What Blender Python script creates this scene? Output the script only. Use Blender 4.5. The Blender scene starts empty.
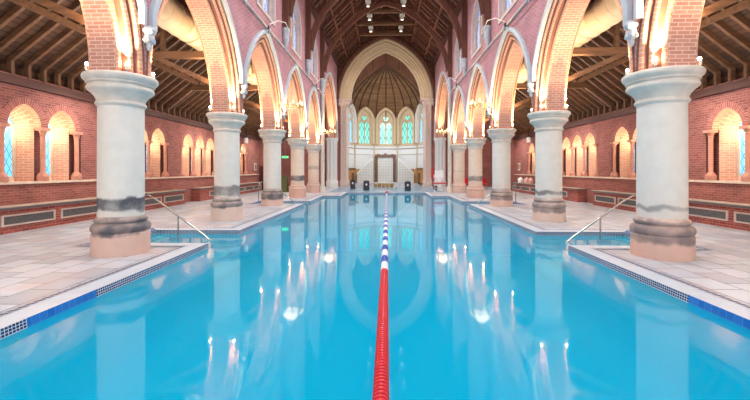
import bpy, bmesh, math, random
from mathutils import Vector, Matrix
random.seed(7)
D = bpy.data
COL = bpy.context.scene.collection
PI = math.pi

# ------------------------------------------------------------------ materials
def lin(c):
    return tuple(((v/255)/12.92 if v/255 <= .04045 else ((v/255+.055)/1.055)**2.4) for v in c) + (1,)

def newmat(name):
    m = D.materials.new(name); m.use_nodes = True
    nt = m.node_tree
    return m, nt, nt.nodes['Principled BSDF']

def nd(nt, t, **kw):
    n = nt.nodes.new(t)
    for k, v in kw.items():
        if k in n.inputs: n.inputs[k].default_value = v
        else: setattr(n, k, v)
    return n

def plain(name, col, rough=.5, metal=0, noise=.12, nscale=6, bump=0, spec=None):
    m, nt, b = newmat(name)
    b.inputs['Roughness'].default_value = rough
    b.inputs['Metallic'].default_value = metal
    c = lin(col)
    tc = nd(nt, 'ShaderNodeTexCoord')
    n = nd(nt, 'ShaderNodeTexNoise'); n.inputs['Scale'].default_value = nscale; n.inputs['Detail'].default_value = 5
    nt.links.new(tc.outputs['Object'], n.inputs['Vector'])
    r = nd(nt, 'ShaderNodeMapRange'); r.inputs['From Min'].default_value = .3; r.inputs['From Max'].default_value = .7
    r.inputs['To Min'].default_value = 1-noise; r.inputs['To Max'].default_value = 1+noise
    nt.links.new(n.outputs['Fac'], r.inputs['Value'])
    mx = nd(nt, 'ShaderNodeVectorMath', operation='SCALE'); mx.inputs[0].default_value = c[:3]
    nt.links.new(r.outputs[0], mx.inputs['Scale'])
    nt.links.new(mx.outputs[0], b.inputs['Base Color'])
    if bump:
        bp = nd(nt, 'ShaderNodeBump'); bp.inputs['Strength'].default_value = bump; bp.inputs['Distance'].default_value = .02
        nt.links.new(n.outputs['Fac'], bp.inputs['Height']); nt.links.new(bp.outputs[0], b.inputs['Normal'])
    return m

def brick(name, c1, c2, mortar, bw=.23, bh=.075, ms=.008, rough=.85, var=.25, off=.5, stain=None, bias=0):
    m, nt, b = newmat(name)
    b.inputs['Roughness'].default_value = rough
    uv = nd(nt, 'ShaderNodeUVMap')
    t = nd(nt, 'ShaderNodeTexBrick', offset=off)
    t.inputs['Color1'].default_value = lin(c1); t.inputs['Color2'].default_value = lin(c2); t.inputs['Mortar'].default_value = lin(mortar)
    t.inputs['Scale'].default_value = 1; t.inputs['Mortar Size'].default_value = ms; t.inputs['Mortar Smooth'].default_value = .2
    t.inputs['Brick Width'].default_value = bw; t.inputs['Row Height'].default_value = bh; t.inputs['Bias'].default_value = bias
    nt.links.new(uv.outputs[0], t.inputs['Vector'])
    tc = nd(nt, 'ShaderNodeTexCoord')
    n = nd(nt, 'ShaderNodeTexNoise'); n.inputs['Scale'].default_value = 1.3; n.inputs['Detail'].default_value = 6
    nt.links.new(tc.outputs['Object'], n.inputs['Vector'])
    r = nd(nt, 'ShaderNodeMapRange'); r.inputs['From Min'].default_value = .3; r.inputs['From Max'].default_value = .7
    r.inputs['To Min'].default_value = 1-var; r.inputs['To Max'].default_value = 1+var
    nt.links.new(n.outputs['Fac'], r.inputs['Value'])
    mx = nd(nt, 'ShaderNodeVectorMath', operation='SCALE')
    nt.links.new(t.outputs['Color'], mx.inputs[0]); nt.links.new(r.outputs[0], mx.inputs['Scale'])
    last = mx.outputs[0]
    if stain:
        n2 = nd(nt, 'ShaderNodeTexNoise'); n2.inputs['Scale'].default_value = stain[1]; n2.inputs['Detail'].default_value = 8
        nt.links.new(tc.outputs['Object'], n2.inputs['Vector'])
        r2 = nd(nt, 'ShaderNodeMapRange'); r2.inputs['From Min'].default_value = .48; r2.inputs['From Max'].default_value = .68
        r2.inputs['To Max'].default_value = stain[2]
        nt.links.new(n2.outputs['Fac'], r2.inputs['Value'])
        mm = nd(nt, 'ShaderNodeMix', data_type='RGBA'); mm.inputs[7].default_value = lin(stain[0])
        nt.links.new(r2.outputs[0], mm.inputs[0]); nt.links.new(last, mm.inputs[6]); last = mm.outputs[2]
    nt.links.new(last, b.inputs['Base Color'])
    bp = nd(nt, 'ShaderNodeBump'); bp.inputs['Strength'].default_value = .35; bp.inputs['Distance'].default_value = .008; bp.invert = True
    nt.links.new(t.outputs['Fac'], bp.inputs['Height']); nt.links.new(bp.outputs[0], b.inputs['Normal'])
    return m

def emis(name, col, s):
    m, nt, b = newmat(name)
    b.inputs['Base Color'].default_value = lin(col)
    b.inputs['Emission Color'].default_value = lin(col); b.inputs['Emission Strength'].default_value = s
    return m

def glassmat(name, ca, cb, lead, s, sx=.12, sz=.16):
    """stained glass lit by daylight from outside: diamond quarries by UV"""
    m, nt, b = newmat(name)
    uv = nd(nt, 'ShaderNodeUVMap')
    mp = nd(nt, 'ShaderNodeMapping'); mp.inputs['Rotation'].default_value = (0, 0, PI/4); mp.inputs['Scale'].default_value = (1/sx, 1/sz*.75, 1)
    nt.links.new(uv.outputs[0], mp.inputs['Vector'])
    t = nd(nt, 'ShaderNodeTexBrick', offset=0.0)
    t.inputs['Color1'].default_value = lin(ca); t.inputs['Color2'].default_value = lin(cb); t.inputs['Mortar'].default_value = lin(lead)
    t.inputs['Scale'].default_value = 1; t.inputs['Mortar Size'].default_value = .07; t.inputs['Brick Width'].default_value = 1; t.inputs['Row Height'].default_value = 1
    nt.links.new(mp.outputs[0], t.inputs['Vector'])
    nt.links.new(t.outputs['Color'], b.inputs['Base Color']); nt.links.new(t.outputs['Color'], b.inputs['Emission Color'])
    b.inputs['Emission Strength'].default_value = s; b.inputs['Roughness'].default_value = .2
    return m

def stone_col(name, base, z0, z1, amt, pink):
    """limestone shaft with a grey damp band between heights z0..z1 and a stained foot"""
    m, nt, b = newmat(name)
    b.inputs['Roughness'].default_value = .6
    tc = nd(nt, 'ShaderNodeTexCoord'); sp = nd(nt, 'ShaderNodeSeparateXYZ')
    nt.links.new(tc.outputs['Object'], sp.inputs[0])
    n = nd(nt, 'ShaderNodeTexNoise'); n.inputs['Scale'].default_value = 3.2; n.inputs['Detail'].default_value = 7
    nt.links.new(tc.outputs['Object'], n.inputs['Vector'])
    jig = nd(nt, 'ShaderNodeMath', operation='MULTIPLY_ADD'); jig.inputs[1].default_value = .28; jig.inputs[2].default_value = -.14
    nt.links.new(n.outputs['Fac'], jig.inputs[0])
    z = nd(nt, 'ShaderNodeMath', operation='ADD'); nt.links.new(sp.outputs['Z'], z.inputs[0]); nt.links.new(jig.outputs[0], z.inputs[1])
    a = nd(nt, 'ShaderNodeMapRange', interpolation_type='SMOOTHSTEP'); a.inputs['From Min'].default_value = z0-.04; a.inputs['From Max'].default_value = z0+.04
    c = nd(nt, 'ShaderNodeMapRange', interpolation_type='SMOOTHSTEP'); c.inputs['From Min'].default_value = z1-.03; c.inputs['From Max'].default_value = z1+.03
    c.inputs['To Min'].default_value = 1; c.inputs['To Max'].default_value = 0
    nt.links.new(z.outputs[0], a.inputs['Value']); nt.links.new(z.outputs[0], c.inputs['Value'])
    mu = nd(nt, 'ShaderNodeMath', operation='MULTIPLY'); nt.links.new(a.outputs[0], mu.inputs[0]); nt.links.new(c.outputs[0], mu.inputs[1])
    n3 = nd(nt, 'ShaderNodeTexNoise'); n3.inputs['Scale'].default_value = 2.0; n3.inputs['Detail'].default_value = 3
    nt.links.new(tc.outputs['Object'], n3.inputs['Vector'])
    r3 = nd(nt, 'ShaderNodeMapRange'); r3.inputs['From Min'].default_value = .35; r3.inputs['From Max'].default_value = .55; r3.inputs['To Min'].default_value = .5*amt; r3.inputs['To Max'].default_value = amt
    nt.links.new(n3.outputs['Fac'], r3.inputs['Value'])
    mu2 = nd(nt, 'ShaderNodeMath', operation='MULTIPLY'); nt.links.new(mu.outputs[0], mu2.inputs[0]); nt.links.new(r3.outputs[0], mu2.inputs[1])
    # pink staining low down
    pk = nd(nt, 'ShaderNodeMapRange', interpolation_type='SMOOTHSTEP'); pk.inputs['From Min'].default_value = .2; pk.inputs['From Max'].default_value = 1.6
    pk.inputs['To Min'].default_value = pink; pk.inputs['To Max'].default_value = pink*.12
    nt.links.new(z.outputs[0], pk.inputs['Value'])
    m1 = nd(nt, 'ShaderNodeMix', data_type='RGBA'); m1.inputs[6].default_value = lin(base); m1.inputs[7].default_value = lin((206, 166, 150))
    nt.links.new(pk.outputs[0], m1.inputs[0])
    m2 = nd(nt, 'ShaderNodeMix', data_type='RGBA'); m2.inputs[7].default_value = lin((78, 80, 88))
    nt.links.new(mu2.outputs[0], m2.inputs[0]); nt.links.new(m1.outputs[2], m2.inputs[6])
    n4 = nd(nt, 'ShaderNodeTexNoise'); n4.inputs['Scale'].default_value = 5; n4.inputs['Detail'].default_value = 6
    nt.links.new(tc.outputs['Object'], n4.inputs['Vector'])
    r4 = nd(nt, 'ShaderNodeMapRange'); r4.inputs['From Min'].default_value = .3; r4.inputs['From Max'].default_value = .7; r4.inputs['To Min'].default_value = .95; r4.inputs['To Max'].default_value = 1.04
    nt.links.new(n4.outputs['Fac'], r4.inputs['Value'])
    sc = nd(nt, 'ShaderNodeVectorMath', operation='SCALE'); nt.links.new(m2.outputs[2], sc.inputs[0]); nt.links.new(r4.outputs[0], sc.inputs['Scale'])
    nt.links.new(sc.outputs[0], b.inputs['Base Color'])
    return m

def woodmat(name, ca, cb, axis=1, s=1.0, rough=.6):
    m, nt, b = newmat(name); b.inputs['Roughness'].default_value = rough
    tc = nd(nt, 'ShaderNodeTexCoord'); mp = nd(nt, 'ShaderNodeMapping')
    v = [9*s, 9*s, 9*s]; v[axis] = .8*s; mp.inputs['Scale'].default_value = v
    nt.links.new(tc.outputs['Object'], mp.inputs['Vector'])
    n = nd(nt, 'ShaderNodeTexNoise'); n.inputs['Scale'].default_value = 1; n.inputs['Detail'].default_value = 5
    nt.links.new(mp.outputs[0], n.inputs['Vector'])
    r = nd(nt, 'ShaderNodeMapRange'); r.inputs['From Min'].default_value = .3; r.inputs['From Max'].default_value = .7
    nt.links.new(n.outputs['Fac'], r.inputs['Value'])
    mm = nd(nt, 'ShaderNodeMix', data_type='RGBA'); mm.inputs[6].default_value = lin(ca); mm.inputs[7].default_value = lin(cb)
    nt.links.new(r.outputs[0], mm.inputs[0]); nt.links.new(mm.outputs[2], b.inputs['Base Color'])
    return m

M = {}
M['brick_nave'] = brick('brick_nave', (160, 104, 112), (176, 120, 128), (196, 160, 166), var=.12)
M['brick_pier'] = brick('brick_pier', (188, 128, 112), (204, 150, 130), (222, 194, 176), var=.12)
M['brick_order'] = brick('brick_order', (206, 146, 120), (218, 162, 134), (230, 196, 170), bw=.5, bh=.085, var=.1)
M['brick_aisle'] = brick('brick_aisle', (132, 74, 68), (158, 94, 86), (168, 124, 114), var=.18)
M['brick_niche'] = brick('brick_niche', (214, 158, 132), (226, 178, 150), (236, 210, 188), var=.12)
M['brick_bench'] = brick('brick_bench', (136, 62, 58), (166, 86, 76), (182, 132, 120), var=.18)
M['brick_shade'] = brick('brick_shade', (104, 56, 52), (122, 68, 62), (130, 92, 86), var=.15)
M['voussoir'] = brick('voussoir', (150, 84, 78), (176, 108, 98), (196, 150, 136), bw=.5, bh=.078, var=.1, off=0)
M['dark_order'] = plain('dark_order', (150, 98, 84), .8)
M['stone'] = plain('stone', (212, 206, 196), .6, noise=.08)
M['stone_white'] = plain('stone_white', (214, 216, 214), .5, noise=.05)
M['stone_cool'] = plain('stone_cool', (176, 184, 192), .5, noise=.06)
M['stone_cream'] = plain('stone_cream', (206, 184, 152), .6, noise=.08)
M['stone_pink'] = plain('stone_pink', (204, 184, 174), .6, noise=.1)
M['sill'] = plain('sill', (226, 206, 186), .5)
M['colonnette'] = plain('colonnette', (196, 136, 116), .5)
M['wood_dark'] = woodmat('wood_dark', (66, 34, 28), (92, 52, 40))
M['wood_truss'] = woodmat('wood_truss', (84, 46, 36), (120, 74, 56), 2)
M['wood_aisle'] = woodmat('wood_aisle', (98, 66, 44), (132, 94, 66), 0)
M['wood_plate'] = woodmat('wood_plate', (74, 44, 40), (98, 62, 54), 1)
M['board_nave'] = brick('board_nave', (96, 60, 44), (120, 78, 58), (50, 28, 22), bw=6, bh=.16, ms=.01, var=.2)
M['board_aisle'] = brick('board_aisle', (74, 48, 34), (94, 64, 44), (38, 24, 18), bw=8, bh=.17, ms=.012, var=.15)
M['board_gable'] = brick('board_gable', (112, 66, 48), (130, 80, 56), (54, 28, 22), bw=6, bh=.2, ms=.012, var=.2)
M['board_vault'] = brick('board_vault', (116, 86, 58), (138, 106, 74), (78, 54, 36), bw=5, bh=.22, ms=.012, var=.12)
M['rib'] = plain('rib', (84, 54, 38), .6)
M['deck'] = brick('deck', (200, 208, 218), (166, 172, 184), (112, 112, 122), bw=.56, bh=.45, ms=.012, rough=.35, var=.14, stain=((182, 152, 140), 1.3, .5))
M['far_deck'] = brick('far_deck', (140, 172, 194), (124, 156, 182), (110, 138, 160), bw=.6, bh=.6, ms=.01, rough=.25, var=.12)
M['coping'] = plain('coping', (196, 206, 218), .35, noise=.05)
M['blue_tile'] = brick('blue_tile', (28, 96, 178), (44, 116, 196), (96, 152, 208), bw=.1, bh=.1, ms=.004, rough=.25, var=.1, off=0)
M['drain'] = brick('drain', (22, 40, 84), (34, 54, 98), (200, 208, 220), bw=.11, bh=.2, ms=.016, rough=.4, var=.1, off=0)
M['step'] = plain('step', (216, 240, 244), .4)
M['nosing'] = plain('nosing', (20, 60, 90), .4)
M['steel'] = plain('steel', (186, 180, 172), .22, 1, noise=.03)
M['white_metal'] = plain('white_metal', (226, 224, 216), .35, noise=.03)
M['grey_metal'] = plain('grey_metal', (150, 154, 158), .4, .6, noise=.03)
M['brass'] = plain('brass', (190, 160, 104), .3, .8, noise=.05)
M['duct'] = plain('duct', (196, 180, 154), .5, noise=.03)
M['slab'] = plain('slab', (96, 92, 96), .4)
M['slab_top'] = plain('slab_top', (196, 182, 168), .4)
M['grille'] = brick('grille', (92, 94, 98), (120, 120, 122), (70, 72, 76), bw=.05, bh=.03, ms=.008, rough=.5, var=.05, off=0)
M['grille_frame'] = plain('grille_frame', (204, 186, 176), .5)
M['white_plaster'] = plain('white_plaster', (226, 230, 230), .6, noise=.03)
M['lattice'] = brick('lattice', (224, 226, 222), (214, 218, 214), (150, 152, 146), bw=.17, bh=.17, ms=.014, rough=.35, var=.04, off=0)
M['bronze'] = plain('bronze', (112, 84, 70), .4, .3)
M['tan_panel'] = brick('tan_panel', (196, 146, 92), (184, 132, 80), (110, 70, 44), bw=.35, bh=.9, ms=.02, var=.1, off=0)
M['black'] = plain('black', (22, 26, 38), .45)
M['black_mesh'] = plain('black_mesh', (40, 46, 58), .6)
M['red'] = plain('red', (206, 24, 44), .35, noise=.04)
M['white_plastic'] = plain('white_plastic', (236, 238, 242), .35, noise=.02)
M['blue_plastic'] = plain('blue_plastic', (24, 74, 178), .35, noise=.04)
M['dark_red'] = plain('dark_red', (84, 28, 30), .5)
M['green'] = plain('green', (84, 92, 50), .5)
M['towel'] = plain('towel', (226, 190, 184), .8)
M['glass_clere'] = glassmat('glass_clere', (170, 190, 232), (140, 166, 222), (90, 90, 120), .75, .25, .3)
M['glass_aisle'] = glassmat('glass_aisle', (110, 196, 232), (90, 176, 226), (70, 110, 130), 1.0, .12, .2)
M['glass_apse'] = glassmat('glass_apse', (136, 226, 212), (104, 200, 182), (60, 120, 116), .62, .3, .5)
M['glass_apse_side'] = glassmat('glass_apse_side', (150, 206, 236), (140, 200, 226), (120, 150, 170), .6, .3, .5)
M['led'] = emis('led', (255, 232, 190), 120)
M['bulb'] = emis('bulb', (255, 214, 150), 4)
M['exit'] = emis('exit', (60, 220, 110), 2.0)

def mosaicmat():
    m, nt, b = newmat('mosaic'); b.inputs['Roughness'].default_value = .25
    uv = nd(nt, 'ShaderNodeUVMap')
    t = nd(nt, 'ShaderNodeTexBrick', offset=0.0)
    t.inputs['Color1'].default_value = lin((26, 44, 84)); t.inputs['Color2'].default_value = lin((40, 64, 110)); t.inputs['Mortar'].default_value = lin((206, 216, 226))
    t.inputs['Scale'].default_value = 1; t.inputs['Mortar Size'].default_value = .0035; t.inputs['Brick Width'].default_value = .04; t.inputs['Row Height'].default_value = .035
    nt.links.new(uv.outputs[0], t.inputs['Vector'])
    t2 = nd(nt, 'ShaderNodeTexBrick', offset=0.0)
    t2.inputs['Color1'].default_value = lin((24, 100, 184)); t2.inputs['Color2'].default_value = lin((40, 116, 196)); t2.inputs['Mortar'].default_value = lin((60, 140, 206))
    t2.inputs['Scale'].default_value = 1; t2.inputs['Mortar Size'].default_value = .003; t2.inputs['Brick Width'].default_value = .1; t2.inputs['Row Height'].default_value = .1
    nt.links.new(uv.outputs[0], t2.inputs['Vector'])
    tc = nd(nt, 'ShaderNodeTexCoord'); sp = nd(nt, 'ShaderNodeSeparateXYZ'); nt.links.new(tc.outputs['Object'], sp.inputs[0])
    g = nd(nt, 'ShaderNodeMath', operation='GREATER_THAN'); g.inputs[1].default_value = 4.05; nt.links.new(sp.outputs['Y'], g.inputs[0])
    l = nd(nt, 'ShaderNodeMath', operation='LESS_THAN'); l.inputs[1].default_value = 5.05; nt.links.new(sp.outputs['Y'], l.inputs[0])
    mu = nd(nt, 'ShaderNodeMath', operation='MULTIPLY'); nt.links.new(g.outputs[0], mu.inputs[0]); nt.links.new(l.outputs[0], mu.inputs[1])
    mm = nd(nt, 'ShaderNodeMix', data_type='RGBA'); nt.links.new(mu.outputs[0], mm.inputs[0])
    nt.links.new(t.outputs['Color'], mm.inputs[6]); nt.links.new(t2.outputs['Color'], mm.inputs[7])
    nt.links.new(mm.outputs[2], b.inputs['Base Color'])
    return m
M['mosaic'] = mosaicmat()

def watermat():
    m, nt, b = newmat('pool_water'); nt.nodes.remove(b)
    out = nt.nodes['Material Output']
    tc = nd(nt, 'ShaderNodeTexCoord')
    n = nd(nt, 'ShaderNodeTexNoise'); n.inputs['Scale'].default_value = 1.1; n.inputs['Detail'].default_value = 2
    n2 = nd(nt, 'ShaderNodeTexNoise'); n2.inputs['Scale'].default_value = 6; n2.inputs['Detail'].default_value = 2
    nt.links.new(tc.outputs['Object'], n.inputs['Vector']); nt.links.new(tc.outputs['Object'], n2.inputs['Vector'])
    ad = nd(nt, 'ShaderNodeMath', operation='MULTIPLY_ADD'); ad.inputs[1].default_value = .12
    nt.links.new(n2.outputs['Fac'], ad.inputs[0]); nt.links.new(n.outputs['Fac'], ad.inputs[2])
    bp = nd(nt, 'ShaderNodeBump'); bp.inputs['Strength'].default_value = .035; bp.inputs['Distance'].default_value = .02
    nt.links.new(ad.outputs[0], bp.inputs['Height'])
    gl = nd(nt, 'ShaderNodeBsdfGlossy'); gl.inputs['Roughness'].default_value = .04; gl.inputs['Color'].default_value = (1, 1, 1, 1)
    nt.links.new(bp.outputs[0], gl.inputs['Normal'])
    df = nd(nt, 'ShaderNodeBsdfDiffuse'); df.inputs['Color'].default_value = lin((0, 188, 228))
    tr = nd(nt, 'ShaderNodeBsdfTransparent'); tr.inputs['Color'].default_value = (.35, .92, 1.0, 1)
    m1 = nd(nt, 'ShaderNodeMixShader'); m1.inputs[0].default_value = .42
    nt.links.new(df.outputs[0], m1.inputs[1]); nt.links.new(tr.outputs[0], m1.inputs[2])
    fr = nd(nt, 'ShaderNodeFresnel'); fr.inputs['IOR'].default_value = 1.4
    nt.links.new(bp.outputs[0], fr.inputs['Normal'])
    m2 = nd(nt, 'ShaderNodeMixShader'); nt.links.new(fr.outputs[0], m2.inputs[0]); nt.links.new(m1.outputs[0], m2.inputs[1]); nt.links.new(gl.outputs[0], m2.inputs[2])
    nt.links.new(m2.outputs[0], out.inputs['Surface'])
    return m
M['water'] = watermat()
M['basin'] = plain('basin', (60, 206, 240), .6, noise=.04)

# ------------------------------------------------------------------ mesh builder
class MB:
    def __init__(s): s.v = []; s.f = []; s.uv = []; s.mi = []; s.mats = []
    def mat(s, m):
        if m not in s.mats: s.mats.append(m)
        return s.mats.index(m)
    def face(s, pts, uv=None, m=None):
        i = len(s.v); s.v += [tuple(p) for p in pts]; s.f.append(tuple(range(i, i+len(pts)))); s.uv.append(uv); s.mi.append(s.mat(m) if m else 0)
    def grid(s, rows, uvrows=None, m=None, closed=False):
        """rows of points, shared vertices"""
        base = len(s.v); n = len(rows[0]); mi = s.mat(m) if m else 0
        for r in rows: s.v += [tuple(p) for p in r]
        for a in range(len(rows)-1):
            for b in range(n if closed else n-1):
                c = (b+1) % n
                s.f.append((base+a*n+b, base+a*n+c, base+(a+1)*n+c, base+(a+1)*n+b)); s.mi.append(mi)
                s.uv.append([uvrows[a][b], uvrows[a][b+1 if closed else c], uvrows[a+1][b+1 if closed else c], uvrows[a+1][b]] if uvrows else None)
    def box(s, x0, x1, y0, y1, z0, z1, m=None):
        p = [(x0, y0, z0), (x1, y0, z0), (x1, y1, z0), (x0, y1, z0), (x0, y0, z1), (x1, y0, z1), (x1, y1, z1), (x0, y1, z1)]
        for f in ((0, 3, 2, 1), (4, 5, 6, 7), (0, 1, 5, 4), (1, 2, 6, 5), (2, 3, 7, 6), (3, 0, 4, 7)): s.face([p[i] for i in f], None, m)
    def bar(s, a, b, w, h, up=(0, 0, 1), m=None):
        a = Vector(a); b = Vector(b); d = (b-a).normalized(); u = Vector(up)
        x = d.cross(u)
        if x.length < 1e-4: x = d.cross(Vector((1, 0, 0)))
        x.normalize(); y = x.cross(d).normalized()
        x *= w/2; y *= h/2
        p = [a-x-y, a+x-y, a+x+y, a-x+y, b-x-y, b+x-y, b+x+y, b-x+y]
        for f in ((0, 3, 2, 1), (4, 5, 6, 7), (0, 1, 5, 4), (1, 2, 6, 5), (2, 3, 7, 6), (3, 0, 4, 7)): s.face([p[i] for i in f], None, m)
    def lathe(s, prof, cx=0, cy=0, n=32, m=None, cap=True):
        rows = [[(cx+r*math.cos(2*PI*k/n), cy+r*math.sin(2*PI*k/n), z) for k in range(n)] for r, z in prof]
        s.grid(rows, None, m, True)
        if cap:
            for r, z in (prof[0], prof[-1]):
                if r > .001: s.face([(cx+r*math.cos(2*PI*k/n), cy+r*math.sin(2*PI*k/n), z) for k in range(n)], None, m)
    def tube(s, pts, r, n=8, m=None, caps=True):
        pts = [Vector(p) for p in pts]; rows = []
        u = None
        for i, p in enumerate(pts):
            d = ((pts[min(i+1, len(pts)-1)]-pts[max(i-1, 0)])).normalized()
            if u is None:
                u = d.orthogonal().normalized()
            else:
                u = (u-d*u.dot(d)).normalized()
            v = d.cross(u); rr = r[i] if isinstance(r, (list, tuple)) else r
            rows.append([p+(u*math.cos(2*PI*k/n)+v*math.sin(2*PI*k/n))*rr for k in range(n)])
        s.grid(rows, None, m, True)
        if caps: s.face(rows[0], None, m); s.face(rows[-1], None, m)
    def ribbon(s, pts, w, h, wdir, m=None):
        """curved timber: rectangular section w (along wdir) by h (in plane) along pts"""
        pts = [Vector(p) for p in pts]; wd = Vector(wdir).normalized(); rows = []
        for i, p in enumerate(pts):
            d = (pts[min(i+1, len(pts)-1)]-pts[max(i-1, 0)]).normalized(); nn = wd.cross(d).normalized()
            rows.append([p-wd*w/2-nn*h/2, p+wd*w/2-nn*h/2, p+wd*w/2+nn*h/2, p-wd*w/2+nn*h/2])
        for a in range(len(rows)-1):
            for b in range(4):
                c = (b+1) % 4; s.face([rows[a][b], rows[a][c], rows[a+1][c], rows[a+1][b]], None, m)
        s.face(rows[0], None, m); s.face(rows[-1], None, m)
    def build(s, name, mat=None, parent=None, smooth=False, loc=None):
        if mat is not None: s.mats = [mat]; s.mi = [0]*len(s.f)
        me = D.meshes.new(name)
        off = Vector(loc) if loc else Vector((0, 0, 0))
        me.from_pydata([tuple(Vector(v)-off) for v in s.v], [], s.f)
        for m in s.mats: me.materials.append(m)
        uvl = me.uv_layers.new(name='UVMap')
        for p, uv, mi in zip(me.polygons, s.uv, s.mi):
            p.material_index = mi
            if uv is None:
                nn = p.normal; ax = max(range(3), key=lambda k: abs(nn[k]))
                for li in p.loop_indices:
                    c = Vector(s.v[me.loops[li].vertex_index])
                    uvl.data[li].uv = (c.y, c.z) if ax == 0 else ((c.x, c.z) if ax == 1 else (c.x, c.y))
            else:
                for li, q in zip(p.loop_indices, uv): uvl.data[li].uv = q
        if smooth:
            me.polygons.foreach_set('use_smooth', [True]*len(me.polygons))
            me.set_sharp_from_angle(angle=math.radians(38))
        bm = bmesh.new(); bm.from_mesh(me)
        bmesh.ops.recalc_face_normals(bm, faces=bm.faces); bm.to_mesh(me); bm.free()
        o = D.objects.new(name, me); COL.objects.link(o)
        if loc: o.location = loc
        if parent is not None:
            o.parent = parent
            if loc: o.location = Vector(loc)-parent.location
            elif parent.location.length > 0: o.matrix_parent_inverse = parent.matrix_basis.inverted()
        return o

def empty(name, loc=(0, 0, 0)):
    o = D.objects.new(name, None); COL.objects.link(o); o.location = loc; o.empty_display_size = .2
    return o
def tag(o, label, cat, group=None, kind=None):
    o['label'] = label; o['category'] = cat
    if group: o['group'] = group
    if kind: o['kind'] = kind
    return o
def struct(o, label=None):
    o['kind'] = 'structure'
    if label: o['label'] = label
    return o
def copy_tree(o, loc=None, parent=None):
    c = o.copy(); COL.objects.link(c)
    if parent is not None:
        c.parent = parent
    for ch in list(o.children): copy_tree(ch, None, c)
    if loc is not None: c.location = loc
    return c

# ------------------------------------------------------------------ arch tools
def arc(half, zs, c, w, n=14, zb=None):
    """pointed arch curve offset outward by w: list of (u, z) from one foot over the apex to the other"""
    R = half+c+w; a1 = math.acos(max(-1, min(1, c/R)))
    side = [(-c+R*math.cos(a1*k/n), zs+R*math.sin(a1*k/n)) for k in range(n+1)]
    if zb is not None: side = [(half+w, zb)]+side
    return side+[(-u, z) for u, z in reversed(side[:-1])]

def sweep(mb, P, uc, half, zs, c, prof, zb=None, n=14, mats=None, m=None):
    curves = [arc(half, zs, c, w, n, zb) for w, nn in prof]
    L = [0]
    mid = curves[len(curves)//2]
    for a, b in zip(mid, mid[1:]): L.append(L[-1]+math.hypot(a[0]-b[0], a[1]-b[1]))
    q = [0]
    for a, b in zip(prof, prof[1:]): q.append(q[-1]+math.hypot(a[0]-b[0], a[1]-b[1]))
    if mats is None:
        rows = [[P(uc+u, z, nn) for u, z in cv] for (w, nn), cv in zip(prof, curves)]
        uvr = [[(q[i], l) for l in L] for i in range(len(prof))]
        mb.grid(rows, uvr, m)
    else:
        for i in range(len(prof)-1):
            rows = [[P(uc+u, z, prof[j][1]) for u, z in curves[j]] for j in (i, i+1)]
            mb.grid(rows, [[(q[j], l) for l in L] for j in (i, i+1)], mats[i])

def strips(mb, P, u0, u1, z0, z1, ops, n, m=None, du=.5):
    us = {u0, u1}
    k = u0
    while k < u1: us.add(round(k, 4)); k += du
    for o in ops:
        a, b = o['uc']-o['half']-o.get('w', 0), o['uc']+o['half']+o.get('w', 0)
        us.add(a); us.add(b)
        for uu, z in arc(o['half'], 0, o['c'], o.get('w', 0), 10): us.add(o['uc']+uu)
    us = sorted(x for x in us if u0-1e-6 <= x <= u1+1e-6)
    clean = [us[0]]
    for x in us[1:]:
        if x-clean[-1] > 1e-4: clean.append(x)
    def top(o, u):
        R = o['half']+o['c']+o.get('w', 0); d = abs(u-o['uc'])+o['c']
        return o['zs']+math.sqrt(max(0, R*R-d*d))
    def quad(a, b, za0, za1, zb0, zb1):
        mb.face([P(a, za0, n), P(b, zb0, n), P(b, zb1, n), P(a, za1, n)], [(a, za0), (b, zb0), (b, zb1), (a, za1)], m)
    for a, b in zip(clean, clean[1:]):
        mid = (a+b)/2; hit = None
        for o in ops:
            if abs(mid-o['uc']) < o['half']+o.get('w', 0): hit = o
        if hit is None: quad(a, b, z0, z1, z0, z1)
        else:
            if hit.get('sill') is not None and hit['sill'] > z0: quad(a, b, z0, hit['sill'], z0, hit['sill'])
            if min(top(hit, a), top(hit, b)) < z1: quad(a, b, min(z1, top(hit, a)), z1, min(z1, top(hit, b)), z1)

# ------------------------------------------------------------------ dimensions
NX = 5.32           # column axis
WF = 4.82           # nave face of the arcade wall
WB = 5.82           # aisle face
Y0 = 7.37           # first column seen
S = 5.0
CAPZ = 3.52
AH, AC, AZ = 2.0, 1.3, 3.6
EAVE = 11.9
AX = 10.25          # aisle wall inner face
COLY = [Y0+S*i for i in range(-1, 5)]
YEND = 37.0
CRH, CRC, CRZ, CRY = 4.0, .75, 4.75, 32.15   # crossing arch
WATER = -.1

ORD = [(0, .5, 'a')]
def order_profile():
    """half profile of the arch from mid soffit to nave face: (w, depth from nave face)"""
    p = [(0, .5), (0, .25)]
    for w0, n0 in ((0, .25), (.165, .13), (.33, .055)):
        # a roll at the arris then a step out
        for k in range(5):
            t = PI*.5*k/4
            p.append((w0+.04-.04*math.cos(t), n0-.04*math.sin(t)))
        p.append((w0+.09, n0-.045)); p.append((w0+.105, n0-.01)); p.append((w0+.15, n0-.005))
    p.append((.5, 0.02)); p.append((.5, 0))
    return p
OP = order_profile()
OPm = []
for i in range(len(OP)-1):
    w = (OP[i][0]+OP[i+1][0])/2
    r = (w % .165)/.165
    OPm.append(M['dark_order'] if (.07 < (w % .165) < .16) else (M['brick_pier'] if (w > .4 or w < .001) else M['brick_order']))

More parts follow.
